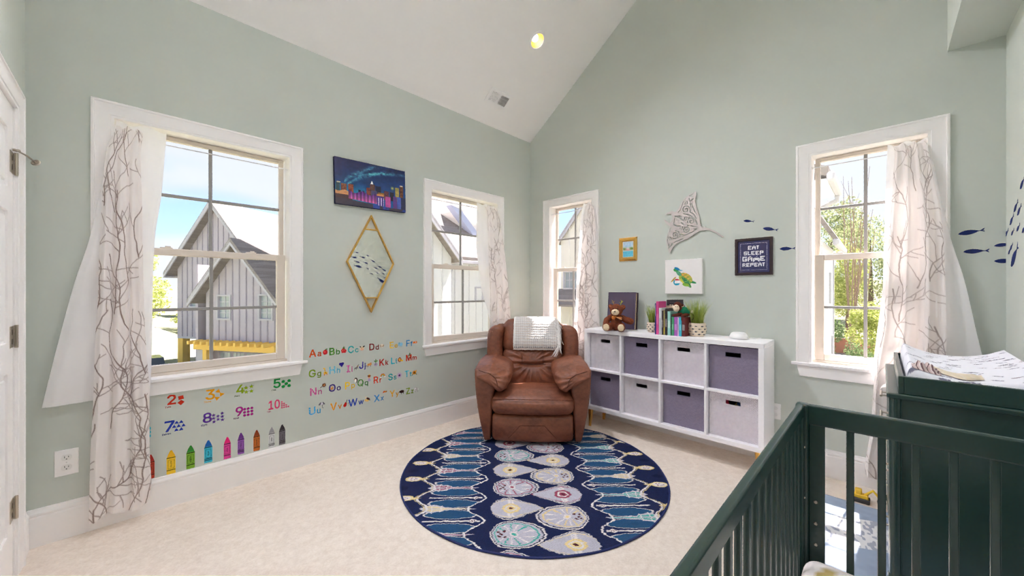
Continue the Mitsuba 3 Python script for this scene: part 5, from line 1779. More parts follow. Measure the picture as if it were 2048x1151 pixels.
m, u, v = grid_mesh(150, 150, drape)
su, sv = np.sin(u * 46 * math.pi), np.sin(v * 40 * math.pi)
m.vertices = m.vertices + m.vertex_normals * (.0016 * np.maximum(su, -.2) + .0012 * sv)[:, None] * (1 if m.vertex_normals[len(u) // 2][2] > 0 else -1)
n_ = meshkit.fbm(np.stack([u * 6, v * 5, 0 * u], -1), 3, 4)
base = srgb_lin([224, 221, 218]) * np.ones((len(u), 1))
k = np.clip(-su * .55, 0, 1)[:, None]
base = base * (1 - k) + srgb_lin([170, 168, 170]) * k
k = (np.clip(-sv * .4, 0, 1) * np.clip(n_ * 2 - .5, 0, 1))[:, None]
base = base * (1 - k) + srgb_lin([196, 158, 128]) * k
k = (np.clip(-sv * .35, 0, 1) * np.clip(1.3 - n_ * 2.2, 0, 1))[:, None]
base = base * (1 - k) + srgb_lin([120, 128, 142]) * k
hem = (u < .035) | (v < .03)
base[hem] = srgb_lin([236, 234, 232])
k = ((v > .035) & (v < .055) & (su < 0))
base[k] = srgb_lin([110, 112, 124])
mm = chair_w(m)
part('woven_cloth', mm, 'matte', th, col=base, smooth=True)
rng = np.random.default_rng(3)
for k in range(16):
    V = .05 + .55 * k / 15
    p0_ = drape(np.array([[.995]]), np.array([[V]]))[0, 0]
    ln = rng.uniform(.085, .12)
    strands = []
    for j in range(8):
        d = np.array([rng.normal(.030 if V > .1 else -.02, .014), rng.normal(-.035, .014), -ln * rng.uniform(.8, 1.05)])
        s0 = p0_ + [rng.normal(0, .003), rng.normal(0, .002), rng.normal(0, .004)]
        strands.append(tube([s0, s0 + [.018, -.016, -.008], s0 + d * .55 + [.012, -.012, 0], s0 + d], [.0036, .0038, .0032, .0018], 5))
    part('tassel', chair_w(trimesh.util.concatenate(strands)), 'matte', th, col=(232, 229, 226), smooth=True)

# ---------------------------------------------------------------- crib
crib = thing('crib', 'dark green slatted wooden crib in the near right corner, seen from inside', 'crib')
KX0, KX1, KY0, KY1, KZ = -.220, .496, .300, 1.722, .950
P_, TK = .043, .022
for x in (KX0, KX1 - TK):
    part('side_rail', rounded((x, x + TK, KY0, KY1 - .004, KZ - .046, KZ), .007, 3), 'dark_green', crib, smooth=30)
    part('side_rail', rounded((x, x + TK, KY0, KY1 - .004, .255, .320), .004, 2), 'dark_green', crib, smooth=30)
    for q in ((KY0, KY0 + P_), (KY1 - P_ - .004, KY1 - .004)):
        part('side_stile', rounded((x, x + TK, q[0], q[1], .30, KZ - .044), .003, 2), 'dark_green', crib, smooth=30)
    n = 19
    for k in range(n):
        y = KY0 + P_ + (KY1 - KY0 - 2 * P_) * (k + .5) / n
        part('slat', rounded((x + .005, x + TK - .005, y - .0125, y + .0125, .315, KZ - .042), .005, 2), 'dark_green', crib, smooth=30)
for y, up in ((KY1 - TK, KZ), (KY0, KZ)):
    part('end_rail', rounded((KX0 + .008, KX1 - .008, y, y + TK, KZ - .070, KZ + .001), .007, 3), 'dark_green', crib, smooth=30)
    part('end_rail', rounded((KX0 + .008, KX1 - .008, y, y + TK, .230, .300), .004, 2), 'dark_green', crib, smooth=30)
    for x in (KX0 + .034, KX1 - .034 - P_):
        part('end_stile', rounded((x, x + P_, y + .001, y + TK - .001, .28, KZ - .068), .003, 2), 'dark_green', crib, smooth=30)
    for k in range(8):
        x = -.0765 + .0762 * k
        if x + .011 < KX1 - .034 - P_:
            part('slat', rounded((x - .010, x + .010, y + .004, y + TK - .004, .285, KZ - .066), .004, 2), 'dark_green', crib, smooth=30)
for x in (KX0 - .004, KX1 - .034):
    for y in (KY0 - .004, KY1 - .036):
        part('corner_post', rounded((x, x + .038, y, y + .040, .0005, KZ + .002), .009, 3), 'dark_green', crib, smooth=30)
for z in (.61, .534, .46):
    b = part('bolt', move(lathe([(0, .003), (.0045, .003), (.006, .0)], 14), (KX0 + .034 + P_ * .45, KY1 - TK - .000, z), rx=90), 'nickel', crib, smooth=40)
for y, z in ((KY1 - .020, .80), (KY1 - .020, .62)):
    part('bolt', move(lathe([(0, .003), (.0045, .003), (.006, .0)], 14), (KX0 + TK + .0005, y - .012, z), ry=90), 'nickel', crib, smooth=40)
part('mattress_support', box(KX0 + .03, KX1 - .03, KY0 + .03, KY1 - .03, .296, .305), 'matte', crib, col=(150, 150, 150))

mat = soft(.332, .655, .058, .045, 60)
mat.vertices += [.138, 1.018, .380]


def leaf_print(x, y, z, seed=5):
    rng = np.random.default_rng(seed)
    c = srgb_lin([238, 232, 230]) * np.ones((len(x), 1))
    cols = [(36, 116, 124), (70, 150, 160), (206, 150, 60), (190, 170, 110), (90, 140, 120)]
    pts = [(-.045, 1.585, 20, 0), (-.13, 1.575, 70, 3), (-.10, 1.515, -20, 1)] + [(rng.uniform(-.18, .46), rng.uniform(.38, 1.5), rng.uniform(0, 360), rng.integers(5)) for _ in range(75)]
    for px, py, ang, k in pts:
        a = math.radians(ang)
        u, v = (x - px) * math.cos(a) + (y - py) * math.sin(a), -(x - px) * math.sin(a) + (y - py) * math.cos(a)
        near = np.abs(u) < .06
        m = near & (np.abs(v) < .0016 + .0 * u) & (np.abs(u) < .05)
        c[m] = srgb_lin(cols[k])
        frond = near & (np.abs(v) < .026 * np.sqrt(np.clip(1 - (u / .05) ** 2, 0, 1))) & ((((u + np.abs(v) * .8) / .013) % 1) < .40)
        c[frond] = srgb_lin(cols[k])
    return c


v = mat.vertices
t = thing('crib_mattress', 'crib mattress in a white sheet printed with teal fern leaves', 'mattress')
part('fitted_sheet', mat, 'matte', t, col=leaf_print(v[:, 0], v[:, 1], v[:, 2]), smooth=True)

# ---------------------------------------------------------------- dresser with changing tray
DX0, DX1, DY0, DY1, DZ = .020, .492, 2.330, 3.235, .912
dr_ = thing('dresser', 'dark green dresser with rounded corner posts standing behind the crib', 'dresser')
part('top_board', rounded((DX0 - .006, DX1, DY0 - .006, DY1 + .006, DZ - .024, DZ), .008, 3), 'dark_green', dr_, smooth=30)
bd = sg.box(DX0 + .020, DY0 + .012, DX1 - .006, DY1 - .012)
part('carcass', prism(bd, DZ - .024 - .11, 'z', .11), 'dark_green', dr_)
for y in (DY0 + .020, DY1 - .020):
    for x in (DX0 + .022, DX1 - .022):
        part('corner_post', lathe([(0, .11), (.021, .11), (.021, DZ - .024), (0, DZ - .024)], 28, (x, y, 0)), 'dark_green', dr_, smooth=40)
        ft = part('foot', lathe([(0, 0.008), (.015, .008), (.018, .05), (.022, .085), (.026, .095), (.026, .108), (.023, .118), (0, .12)], 28, (x, y, 0)), 'dark_green', dr_, smooth=30)
part('end_stile', cbox(DX0 + .038, DX0 + .042, DY0 + .004, DY0 + .014, .13, DZ - .03, .001), 'dark_green', dr_)
part('base_molding', rounded((DX0 + .012, DX1 - .004, DY0 + .004, DY1 - .004, .100, .128), .006, 2), 'dark_green', dr_, smooth=30)
rows = [(.140, .385), (.395, .640), (.650, .880)]
for z0, z1 in rows:
    d_ = part('drawer', rounded((DX0 + .002, DX0 + .022, DY0 + .045, DY1 - .045, z0, z1), .004, 2), 'dark_green', dr_, smooth=30)
    for y in (DY0 + .20, DY1 - .20):
        zc = (z0 + z1) / 2
        h_ = [tube([(DX0 + .004, y - .045, zc), (DX0 - .022, y - .045, zc)], .005, 10), tube([(DX0 + .004, y + .045, zc), (DX0 - .022, y + .045, zc)], .005, 10), tube([(DX0 - .024, y - .065, zc), (DX0 - .024, y + .065, zc)], .006, 12)]
        fill(numbered(d_ + '__pull'), h_, 'nickel', 40, None, None)
tr = thing('changing_tray', 'dark green changing tray frame on top of the dresser', 'tray')
TX0, TX1, TY0, TY1, TZ = .050, .488, DY0 + .004, 3.215, .988
for q in ((TX0, TX0 + .018, TY0, TY1), (TX1 - .018, TX1, TY0, TY1), (TX0 + .018, TX1 - .018, TY0, TY0 + .018), (TX0 + .018, TX1 - .018, TY1 - .018, TY1)):
    part('tray_board', rounded((q[0], q[1], q[2], q[3], DZ + .0005, TZ), .003, 2), 'dark_green', tr, smooth=30)

# contoured changing pad with a dash print
PX0, PX1, PY0, PY1 = .076, .464, TY0 + .028, TY1 - .026


def pad_top(U, V):
    x = PX0 + (PX1 - PX0) * U
    y = PY0 + (PY1 - PY0) * V
    s = (U - .5) * 2
    z = 1.000 + .055 * np.abs(s) ** 2.2 * (.75 + .4 * V) - .012 * np.exp(-(V / .12) ** 2)
    edge = np.minimum(np.minimum(U, 1 - U) / .05, np.minimum(V, 1 - V) / .035)
    rnd = np.sqrt(np.clip(1 - (1 - np.clip(edge, 0, 1)) ** 2, 0, 1))
    z = DZ + .022 + (z - DZ - .022) * (.25 + .75 * rnd)
    z = z + .0025 * (meshkit.noise(np.stack([x * 9, y * 9, 0 * x], -1), 3) - .5) * rnd
    return np.stack([x, y, z], -1)


m, u, v = grid_mesh(150, 300, pad_top)
n0 = len(m.vertices)
rim = np.concatenate([np.arange(300) * 1, 300 * np.arange(1, 150) + 299, 149 * 300 + np.arange(298, -1, -1), 300 * np.arange(148, 0, -1)])
bot = m.vertices[rim].copy()
bot[:, 2] = DZ + .001
k = len(rim)
f = [[rim[i], rim[(i + 1) % k], n0 + (i + 1) % k] for i in range(k)] + [[rim[i], n0 + (i + 1) % k, n0 + i] for i in range(k)]
m2 = trimesh.Trimesh(np.vstack([m.vertices, bot]), np.vstack([m.faces, f]), process=False)
X, Y = m2.vertices[:, 0], m2.vertices[:, 1]
c = srgb_lin([232, 232, 240]) * np.ones((len(X), 1))
rng = np.random.default_rng(8)
for _ in range(95):
    px, py = rng.uniform(PX0 - .01, PX1 + .01), rng.uniform(PY0, PY1)
    a, L_ = rng.normal(0.1, .45), rng.uniform(.010, .019)
    uu, vv = (X - px) * math.cos(a) + (Y - py) * math.sin(a), -(X - px) * math.sin(a) + (Y - py) * math.cos(a)
    d = np.abs(vv) < .0050 * (1 - (uu / L_) ** 2) + .0006
    c[d & (np.abs(uu) < L_)] = srgb_lin([[84, 84, 104], [120, 120, 140], [150, 140, 150]][rng.integers(3)])
    tl = (np.abs(uu - L_ * 1.15) < .004) & (np.abs(vv) < .0045)
    c[tl] = srgb_lin([110, 110, 130])
pd = thing('changing_pad', 'white contoured changing pad with small grey fish print in the tray', 'changing pad')
part('pad_cover', m2, 'matte', pd, col=c, smooth=True)


def strap(U, V):
    y = PY0 + .050 + .075 * U + .02 * np.sin(V * 7)
    x = PX0 + .055 + .165 * V
    U0 = np.clip((x - PX0) / (PX1 - PX0), 0, 1)
    z = pad_top(U0, np.clip((y - PY0) / (PY1 - PY0), 0, 1))[..., 2]
    z = z + .004 + .012 * np.sin(np.pi * U) ** .7 * (.6 + .6 * np.sin(V * 5 + 1) ** 2) * np.clip(V * (1 - V) * 8, 0, 1)
    return np.stack([x, y, z], -1)


m, u, v = grid_mesh(24, 60, strap)
col_ = srgb_lin([222, 208, 184]) * np.ones((len(u), 1))
col_[((v * 6 + u * 1.3) % 1) < .22] = srgb_lin([226, 214, 200])
t = thing('safety_strap', 'folded cream strap with a brown striped end lying across the changing pad', 'strap')
part('strap_band', m, 'matte', t, col=col_, smooth=True)


def crumple(U, V):
    x = PX0 + .018 + .085 * U
    y = PY0 + .030 + .070 * V
    z = pad_top(np.clip((x - PX0) / (PX1 - PX0), 0, 1), np.clip((y - PY0) / (PY1 - PY0), 0, 1))[..., 2]
    env = np.sin(np.pi * U) ** .6 * np.sin(np.pi * V) ** .6
    return np.stack([x, y, z + .002 + env * (.022 + .012 * np.sin(U * 17 + V * 6) + .006 * np.sin(V * 14 - U * 5))], -1)


m, u, v = grid_mesh(60, 50, crumple)
c = srgb_lin([206, 186, 184]) * np.ones((len(u), 1))
c[((u * 5.2 + .5 * np.sin(v * 5)) % 1) < .30] = srgb_lin([104, 76, 82])
c[((u * 5.2 + .5 * np.sin(v * 5)) % 1) > .80] = srgb_lin([226, 214, 210])
part('strap_end', m, 'matte', t, col=c, smooth=True)

# second rug and a toy by the window


def tri_rug(p, n, uv):
    x, y = p.x, p.y
    s = .46
    a = (y + .35 * x) / s
    b = (y * .35 - x) / s
    fa, fb = a - dr.floor(a), b - dr.floor(b)
    up = dr.select(fa + fb < 1, 1.0, 0.0)
    k = dr.select((dr.floor(a) + dr.floor(b)) - 2 * dr.floor((dr.floor(a) + dr.floor(b)) / 2) > .5, 1.0, 0.0)
    fl = noise(x * 75 + 9 * y, y * 40, 2.0)
    speck = smoothstep(.50, .60, fl)
    c0 = mix(L(150, 166, 190), L(170, 184, 204), noise(x * 30, y * 30, .5))
    c1 = mix(L(236, 236, 238), L(170, 176, 190), speck)
    return mix(c0, c1, dr.select(up * (1 - k) + (1 - up) * k > .5, 1.0, 0.0))


scene['triangle_rug'] = {'type': 'twosided', 'bsdf': {'type': 'principled', 'base_color': proc(tri_rug), 'roughness': .95, 'specular': .05}}
t = thing('area_rug', 'grey-blue rug with pale triangles on the floor between the crib and the window', 'rug')
part('woven_face', box(-.315, .500, 1.75, 3.225, .0005, .0075), 'triangle_rug', t)
for q in ((-.322, -.314, 1.743, 3.232), (.499, .507, 1.743, 3.232), (-.315, .500, 1.743, 1.751), (-.315, .500, 3.224, 3.232)):
    part('edge_binding', cbox(*q, .0005, .0085, .002), 'matte', t, col=(150, 158, 176))
t = thing('toy_digger', 'yellow plastic toy digger on the floor under the window, seen between the crib slats', 'toy')
bx, by = -.095, 3.30
part('body', [cbox(bx - .035, bx + .035, by - .022, by + .022, .022, .050, .006), cbox(bx - .030, bx + .004, by - .018, by + .018, .048, .080, .005)], 'satin', t, col=(230, 186, 40))
part('arm', tube([(bx + .020, by, .048), (bx + .055, by - .012, .092), (bx + .092, by - .022, .052)], [.009, .008, .007], 10), 'satin', t, col=(236, 196, 60), smooth=40)
part('bucket', move(lathe([(.0, .0), (.018, .0), (.022, .022), (.019, .022), (.015, .004), (0, .004)], 16), (bx + .094, by - .022, .020)), 'satin', t, col=(90, 84, 80), smooth=40)
for s_ in (-1, 1):
    part('track', rounded((bx - .042, bx + .042, by + s_ * .026 - .008, by + s_ * .026 + .008, .0085 - .008, .030), .010, 2), 'satin', t, col=(60, 58, 58), smooth=30)

# ---------------------------------------------------------------- curtains
from scipy.spatial import cKDTree
from scipy.interpolate import PchipInterpolator


def branches(width, height, seed):
    """Winding stems with forks and twigs: sample points (across, up) and line radii."""
    rng = np.random.default_rng(seed)
    pts, rad = [], []

    def run(x, z, ang, length, r, depth):
        step = .003
        n = int(length / step)
        drift = rng.normal(0, .25)
        for k in range(n):
            ang += rng.normal(0, .06) + drift * .01 - (ang * .025 if depth == 0 else 0)
            if k % 40 == 39:
                drift = rng.normal(0, .8)
                ang += rng.choice([-1, 1]) * rng.uniform(.15, .4)
            x += math.sin(ang) * step
            z += math.cos(ang) * step
            if z > height:
                return
            rr = r * (1 - .55 * k / n) if depth else r * (1 - .25 * abs(math.sin(k * .025)))
            pts.append((x, z))
            rad.append(max(rr, .0021))
            if depth < 2 and rng.uniform() < (.032 if depth == 0 else .018):
                run(x, z, ang + rng.choice([-1, 1]) * rng.uniform(.55, 1.05), rng.uniform(.07, .24) * (1 if depth == 0 else .5), rr * .78, depth + 1)
    x = .02
    while x < width + .05:
        z = -.05
        while z < height:
            ln = rng.uniform(.45, .95)
            run(x + rng.normal(0, .015), z, rng.normal(0, .25), ln, .0040, 0)
            z += ln * rng.uniform(.72, .95)
        x += rng.uniform(.085, .115)
    return np.array(pts), np.array(rad)


def sheet(wall, rows, nfold, amp, nu, nv, fabw=None, seed=0, hem=0.0, phase=.3):
    """rows: (z, start, end, distance from the wall), from the top down. Returns the mesh and its fabric colours."""
    rows = np.array(sorted(rows))
    z0, z1 = rows[0, 0], rows[-1, 0]
    fa, fb, fd = (PchipInterpolator(rows[:, 0], rows[:, k]) for k in (1, 2, 3))
    rng = np.random.default_rng(seed)
    ph = rng.uniform(0, 6, 3)

    def fn(U, V):
        z = z1 + (z0 - z1) * V
        a, b, d = fa(z), fb(z), fd(z)
        k = np.clip(V * 1.6 + .35, 0, 1)
        u = U + .028 * np.sin(2 * np.pi * nfold * U + ph[0]) * k + .012 * np.sin(V * 5 + ph[1]) * np.sin(np.pi * U)
        s = a + (b - a) * u
        f = np.sin(2 * np.pi * nfold * U + phase + .8 * np.sin(V * 2.2 + ph[2])) + .35 * np.sin(2 * np.pi * nfold * 2.3 * U + ph[1] + V * 2)
        dd = np.maximum(d + amp * k * f * np.clip(np.minimum(U, 1 - U) * 14, .3, 1) + .004 * np.sin(V * 16 + U * 5), -.03)
        z = z + hem * np.sin(U * 9 + ph[0]) * np.clip((V - .97) / .03, 0, 1) + .010 * np.cos(2 * np.pi * nfold * U + phase) * np.clip((.05 - V) / .05, 0, 1)
        return np.stack([XA + dd, s, z], -1) if wall == 'left' else np.stack([s, YB - dd, z], -1)
    m, u, v = grid_mesh(nu, nv, fn)
    c = srgb_lin([250, 249, 250]) * np.ones((len(u), 1))
    if fabw:
        pts, rad = branches(fabw, z1 - z0, seed)
        tree = cKDTree(pts)
        q = np.stack([u * fabw, (1 - v) * (z1 - z0)], 1)
        d, i = tree.query(q, k=3)
        edge = (d - rad[i]).min(1)
        ink = np.clip(.5 - edge / .0038, 0, 1)[:, None]
        tone = meshkit.noise(np.stack([q[:, 0] * 30, q[:, 1] * 30, 0 * u], -1), seed)[:, None]
        dark = srgb_lin([122, 100, 95]) * (1 - tone) + srgb_lin([158, 138, 132]) * tone
        if wall == 'back' or rows[0, 1] > 1:
            dark = 1 - (1 - dark) * .78
        c = srgb_lin([248, 243, 241]) * np.ones((len(u), 1)) * (1 - ink) + dark * ink
    return m, c


CURTAINS = [
    ('left', 'branch-print curtain with a white lining hanging beside the door, left side of the large window',
     [(2.335, -.058, .050, -.012), (2.28, -.066, .046, .030), (2.15, -.098, .036, .070), (1.87, -.113, .042, .080), (1.58, -.122, .044, .085), (1.30, -.127, .048, .088), (1.02, -.138, .056, .090), (.74, -.143, .071, .092), (.45, -.153, .071, .088), (.20, -.157, .078, .086), (.085, -.160, .060, .086)], 2.6, .020, .32, 150, 560,
     [(2.352, -.060, .156, -.010), (2.25, -.075, .150, .012), (1.95, -.118, .131, .034), (1.65, -.160, .100, .046), (1.39, -.216, .092, .052), (1.08, -.270, .089, .058), (.90, -.299, .085, .060), (.74, -.325, .079, .056)], 1.6, .010),
    ('left', 'branch-print curtain with a white lining behind the recliner, right side of the second window',
     [(2.320, 2.80, 2.985, -.012), (2.25, 2.785, 2.99, .035), (1.92, 2.783, 3.023, .075), (1.47, 2.790, 3.088, .088), (1.02, 2.805, 3.138, .078), (.50, 2.82, 3.16, .052), (.06, 2.82, 3.17, .050)], 3.2, .013, .36, 120, 400,
     [(2.330, 2.700, 2.960, -.010), (2.22, 2.680, 2.965, .012), (1.90, 2.663, 2.98, .036), (1.47, 2.699, 3.02, .050), (1.02, 2.83, 3.05, .058), (.74, 2.85, 3.06, .058)], 1.8, .008),
    ('back', 'narrow branch-print curtain with a white lining between the corner window and the shelf',
     [(2.328, -2.335, -2.292, -.012), (2.27, -2.350, -2.245, .030), (1.90, -2.362, -2.189, .075), (1.47, -2.382, -2.176, .086), (1.02, -2.406, -2.150, .090), (.90, -2.41, -2.146, .088), (.50, -2.41, -2.146, .084), (.06, -2.41, -2.148, .084)], 2.6, .016, .28, 110, 400,
     [(2.335, -2.395, -2.292, -.010), (2.25, -2.405, -2.26, .012), (1.92, -2.420, -2.20, .036), (1.47, -2.447, -2.19, .050), (1.02, -2.468, -2.16, .058), (.78, -2.500, -2.150, .058)], 1.5, .008),
    ('back', 'branch-print curtain with a wide white lining behind the dresser, right side of the last window',
     [(2.325, .045, .200, -.012), (2.27, .058, .206, .030), (2.10, .050, .222, .065), (1.82, .034, .258, .080), (1.48, .014, .271, .090), (1.16, .002, .275, .092), (.76, -.045, .275, .092), (.41, -.064, .250, .086), (.19, -.088, .23, .084), (.10, -.090, .22, .084)], 3.1, .022, .40, 160, 540,
     [(2.330, .026, .207, -.010), (2.20, .020, .225, .012), (1.93, .012, .257, .034), (1.67, .004, .297, .044), (1.42, -.002, .347, .050), (1.03, -.036, .404, .056), (.78, -.060, .445, .056)], 2.0, .010)]
for i, (wall, words, rows, nf, amp, fabw, nu, nv, lrows, lf, lamp) in enumerate(CURTAINS):
    t = thing('curtain', words, 'curtain')
    m, c = sheet(wall, rows, nf, amp, nu, nv, fabw, seed=21 + i, hem=.012)
    part('printed_panel', m, 'fabric_thin', t, col=c, smooth=True)
    m, c = sheet(wall, lrows, lf, lamp, 60, 160, seed=41 + i)
    part('lining', m, 'fabric_thin', t, col=c, smooth=True)
ROD_WORDS = ['thin white curtain rod across the top of the large window', 'thin white curtain rod across the top of the second window', 'thin white curtain rod across the top of the corner window', 'thin white curtain rod across the top of the last window']
for (wall, a, b), words in zip(WIN, ROD_WORDS):
    P = frame_xy(wall)
    t = thing('curtain_rod', words, 'curtain rod')
    for k, (z, dep) in enumerate([(2.276, -.024)]):
        part('rod', P(tube([(a + .004, z, dep), (b - .004, z, dep)], .0042, 10)), 'satin', t, col=(226, 226, 228), smooth=True)
        for q in (a + .004, b - .004):
            part('end_cap', P(tube([(q - .004, z, dep), (q + .004, z, dep)], .007, 12)), 'satin', t, col=(232, 232, 232), smooth=40)

# ---------------------------------------------------------------- outside
bsdf('siding_grey', rgb(184, 177, 186), rough=.8, spec=.2)
bsdf('batten_grey', rgb(156, 149, 160), rough=.8, spec=.2)
bsdf('siding_white', rgb(226, 226, 224), rough=.8, spec=.2)
bsdf('batten_white', rgb(206, 205, 205), rough=.8, spec=.2)
bsdf('trim_grey', rgb(188, 186, 192), rough=.7, spec=.2)
bsdf('fresh_lumber', rgb(246, 204, 108), rough=.75, spec=.2)
bsdf('brick_wall', rgb(176, 124, 104), rough=.85, spec=.1)
bsdf('house_glass', rgb(150, 160, 166), rough=.1, spec=.6)


def shingle_tex(p, n, uv):
    r = dr.floor(p.z / .13)
    a = cell_rand(dr.floor((p.x + p.y * .8) / .30 + .5 * (r - 2 * dr.floor(r / 2))), r, 1)
    e = smoothstep(.0, .18, p.z / .13 - r)
    return mix(L(128, 120, 116), L(150, 142, 138), a * .7 + .3 * fbm(p.x * 20, p.y * 20, p.z * 20)) * (.8 + .2 * e)


scene['shingles'] = {'type': 'twosided', 'bsdf': {'type': 'principled', 'base_color': proc(shingle_tex), 'roughness': .9, 'specular': .1}}


def ground_tex(p, n, uv):
    f = fbm(p.x * .6, p.y * .6, 1.0)
    g = fbm(p.x * 5, p.y * 5, 2.0)
    grass = mix(L(98, 102, 80), L(130, 131, 108), .5 * f + .5 * g)
    drive = smoothstep(.8, 1.6, dr.abs(p.y - 9.5 - .2 * p.x)) * smoothstep(2.0, 3.0, dr.abs(p.y - 18) + dr.maximum(-p.x - 6, 0))
    return mix(L(150, 146, 140), grass, drive)


scene['lawn_mat'] = {'type': 'twosided', 'bsdf': {'type': 'principled', 'base_color': proc(ground_tex), 'roughness': .95, 'specular': .05}}


def land(x, y):
    a = -2.65 + 0 * x
    back = np.clip((y - 7) / 12, 0, 1) * np.clip((x + 7) / 5, 0, 1)
    a = a + 1.9 * back
    a = a + 3.2 * np.clip((-22 - x) / 26, 0, 1) * np.clip((3 - y) / 10, 0, 1.4)
    a = a + 3.5 * np.clip((y - 24) / 50, 0, 1) + 2.0 * np.clip((-35 - x) / 60, 0, 1)
    return a + .25 * (meshkit.fbm(np.stack([x * .15, y * .15, 0 * x], -1), 3, 5) - .5)


def land_pt(U, V):
    x, y = -95 + 125 * U, -55 + 150 * V
    return np.stack([x, y, land(x, y)], -1)


m, u, v = grid_mesh(90, 100, land_pt)
c = m.triangles_center
near = (c[:, 0] > XA - .9) & (c[:, 0] < XD + .9) & (c[:, 1] > YC - .9) & (c[:, 1] < YB + .9)
if m.face_normals[0][2] < 0:
    m.invert()
solo('lawn', m, 'lawn_mat', 'lawn and pale drive outside the windows', kind='structure', smooth=True)

# grey house beyond the large window
GA = math.radians(60)
GN_, GG = np.array([math.cos(GA), -math.sin(GA), 0]), np.array([math.sin(GA), math.cos(GA), 0])
G0 = np.array([-23.80, 3.08, 0])


def gp(off=0.0, origin=G0, g=GG, n=GN_):
    """Local (along, up, out) -> world for a gable front."""
    def f(m):
        m = m.copy()
        q = m.vertices
        m.vertices = origin + q[:, :1] * g + q[:, 1:2] * np.array([0, 0, 1.0]) + (q[:, 2:] + off) * n
        if m.is_volume and m.volume < 0:
            m.invert()
        return m
    return f


def gable_body(key, P, s0, s1, zb, apex, eave_z, depth, wall_m, bat_m, pitch_w=.35, overhang=.32, openings=(), step=.345, wall_name='gable_wall', th=.16, front=.45):
    """A gable front with board-and-batten cladding and a roof that runs back from it."""
    sm = apex[0]
    slope = (apex[1] - eave_z) / (sm - s0 + overhang)
    zs = apex[1] - slope * (sm - s0)
    poly_ = sg.Polygon([(s0, zb), (s1, zb), (s1, apex[1] - slope * (s1 - sm)), (sm, apex[1]), (s0, zs)])
    hole = unary_union([sg.box(*o) for o in openings]) if openings else sg.Polygon()
    part(wall_name, P(prism(poly_.difference(hole), .12, 'z', -.12)), wall_m, key)
    k = 0
    x = s0 + step
    while x < s1 - .05:
        line = sg.LineString([(x, zb - 1), (x, apex[1] + 1)]).intersection(poly_.buffer(-.02).difference(hole.buffer(.05)))
        for sgm in getattr(line, 'geoms', [line]):
            if sgm.length > .15:
                (xa, za), (xb, zb2) = sgm.coords[0], sgm.coords[-1]
                part('batten', P(box(x - .022, x + .022, min(za, zb2), max(za, zb2), 0, .022)), bat_m, key)
        x += step
    for sgn in (-1, 1):
        far = s0 - overhang if sgn < 0 else s1 + overhang
        zf = apex[1] - slope * abs(far - sm)
        pr = sg.Polygon([(sm, apex[1] + .02), (far, zf + .02), (far, zf + .02 + th), (sm, apex[1] + .02 + th)])
        part('roof_slope', P(prism(pr, depth + front, 'z', -depth)), 'shingles', key)
        rk = sg.Polygon([(sm, apex[1] + .15), (far, zf + .15), (far, zf - .10), (sm, apex[1] - .10)])
        part('rake_board', P(prism(rk, .05, 'z', front - .05)), 'trim_grey', key)
    return slope


def house_window(key, P, a, b, z0, z1, cols=2, rows=2, name='house_window'):
    w = part(name, P(prism(sg.box(a - .07, z0 - .07, b + .07, z1 + .07).difference(sg.box(a, z0, b, z1)), .05, 'z', -.01)), 'trim_grey', key)
    fill(numbered(w + '__glass'), P(box(a, b, z0, z1, -.06, -.05)), 'house_glass', False, None, None)
    for k in range(1, cols):
        x = a + (b - a) * k / cols
        fill(numbered(w + '__grille'), P(box(x - .015, x + .015, z0, z1, -.05, -.03)), 'trim_grey', False, None, None)
    for k in range(1, rows):
        z = z0 + (z1 - z0) * k / rows
        fill(numbered(w + '__grille'), P(box(a, b, z - .015, z + .015, -.05, -.03)), 'trim_grey', False, None, None)


h = thing('grey_house', 'grey board-and-batten house with two gables and a yellow timber frame, outside the large window', 'house')
P1 = gp(0)
ow = [(-1.88, .53, -1.25, 1.04), (-.14, 2.46, .40, 2.92)]
gable_body(h, P1, -2.78, 2.78, -1.05, (0, 5.63), 2.09, 13.0, 'siding_grey', 'batten_grey', openings=ow)
house_window(h, P1, ow[0][0], ow[0][2], ow[0][1], ow[0][3])
house_window(h, P1, ow[1][0], ow[1][2], ow[1][1], ow[1][3])
P2 = gp(3.0)
ow2 = [(3.93, .24, 4.52, 1.11), (6.01, .26, 6.58, 1.14)]
gable_body(h, P2, 3.27, 6.87, -.72, (5.07, 3.18), .80, 12.0, 'siding_grey', 'batten_grey', openings=ow2, overhang=.40)
for o in ow2:
    house_window(h, P2, o[0], o[2], o[1], o[3], 2, 4)
part('side_wall', P1(box(2.72, 2.84, -2.6, 2.4, -12.5, 3.0)), 'siding_grey', h)
part('side_wall', P2(box(6.80, 6.90, -2.6, 1.2, -11.5, -.1)), 'siding_grey', h)
part('side_wall', P1(box(-2.78, -2.66, -1.05, 2.4, -12.5, -.1)), 'siding_grey', h)
part('floor_deck', P1(box(-2.78, 2.78, -1.15, -1.05, -12.5, 0)), 'trim_grey', h)
part('timber_post', P1(cbox(-2.78, -2.42, -2.65, -1.15, -.36, 0, .01)), 'fresh_lumber', h)
part('timber_beam', P2(cbox(3.00, 7.00, -1.00, -.72, .02, .30, .01)), 'fresh_lumber', h)
for k in range(12):
    s_ = 3.12 + k * .33
    part('joist_end', P2(cbox(s_, s_ + .10, -.76, -.62, .06, .62, .01)), 'fresh_lumber', h)
part('timber_post', P2(cbox(3.42, 3.62, -2.65, -1.0, .05, .25, .01)), 'fresh_lumber', h)
part('timber_post', P2(cbox(6.70, 6.90, -2.65, -1.0, .05, .25, .01)), 'fresh_lumber', h)
part('stone_column', P2(cbox(2.90, 3.32, -2.65, -1.0, -.3, .1, .01)), 'trim_grey', h)
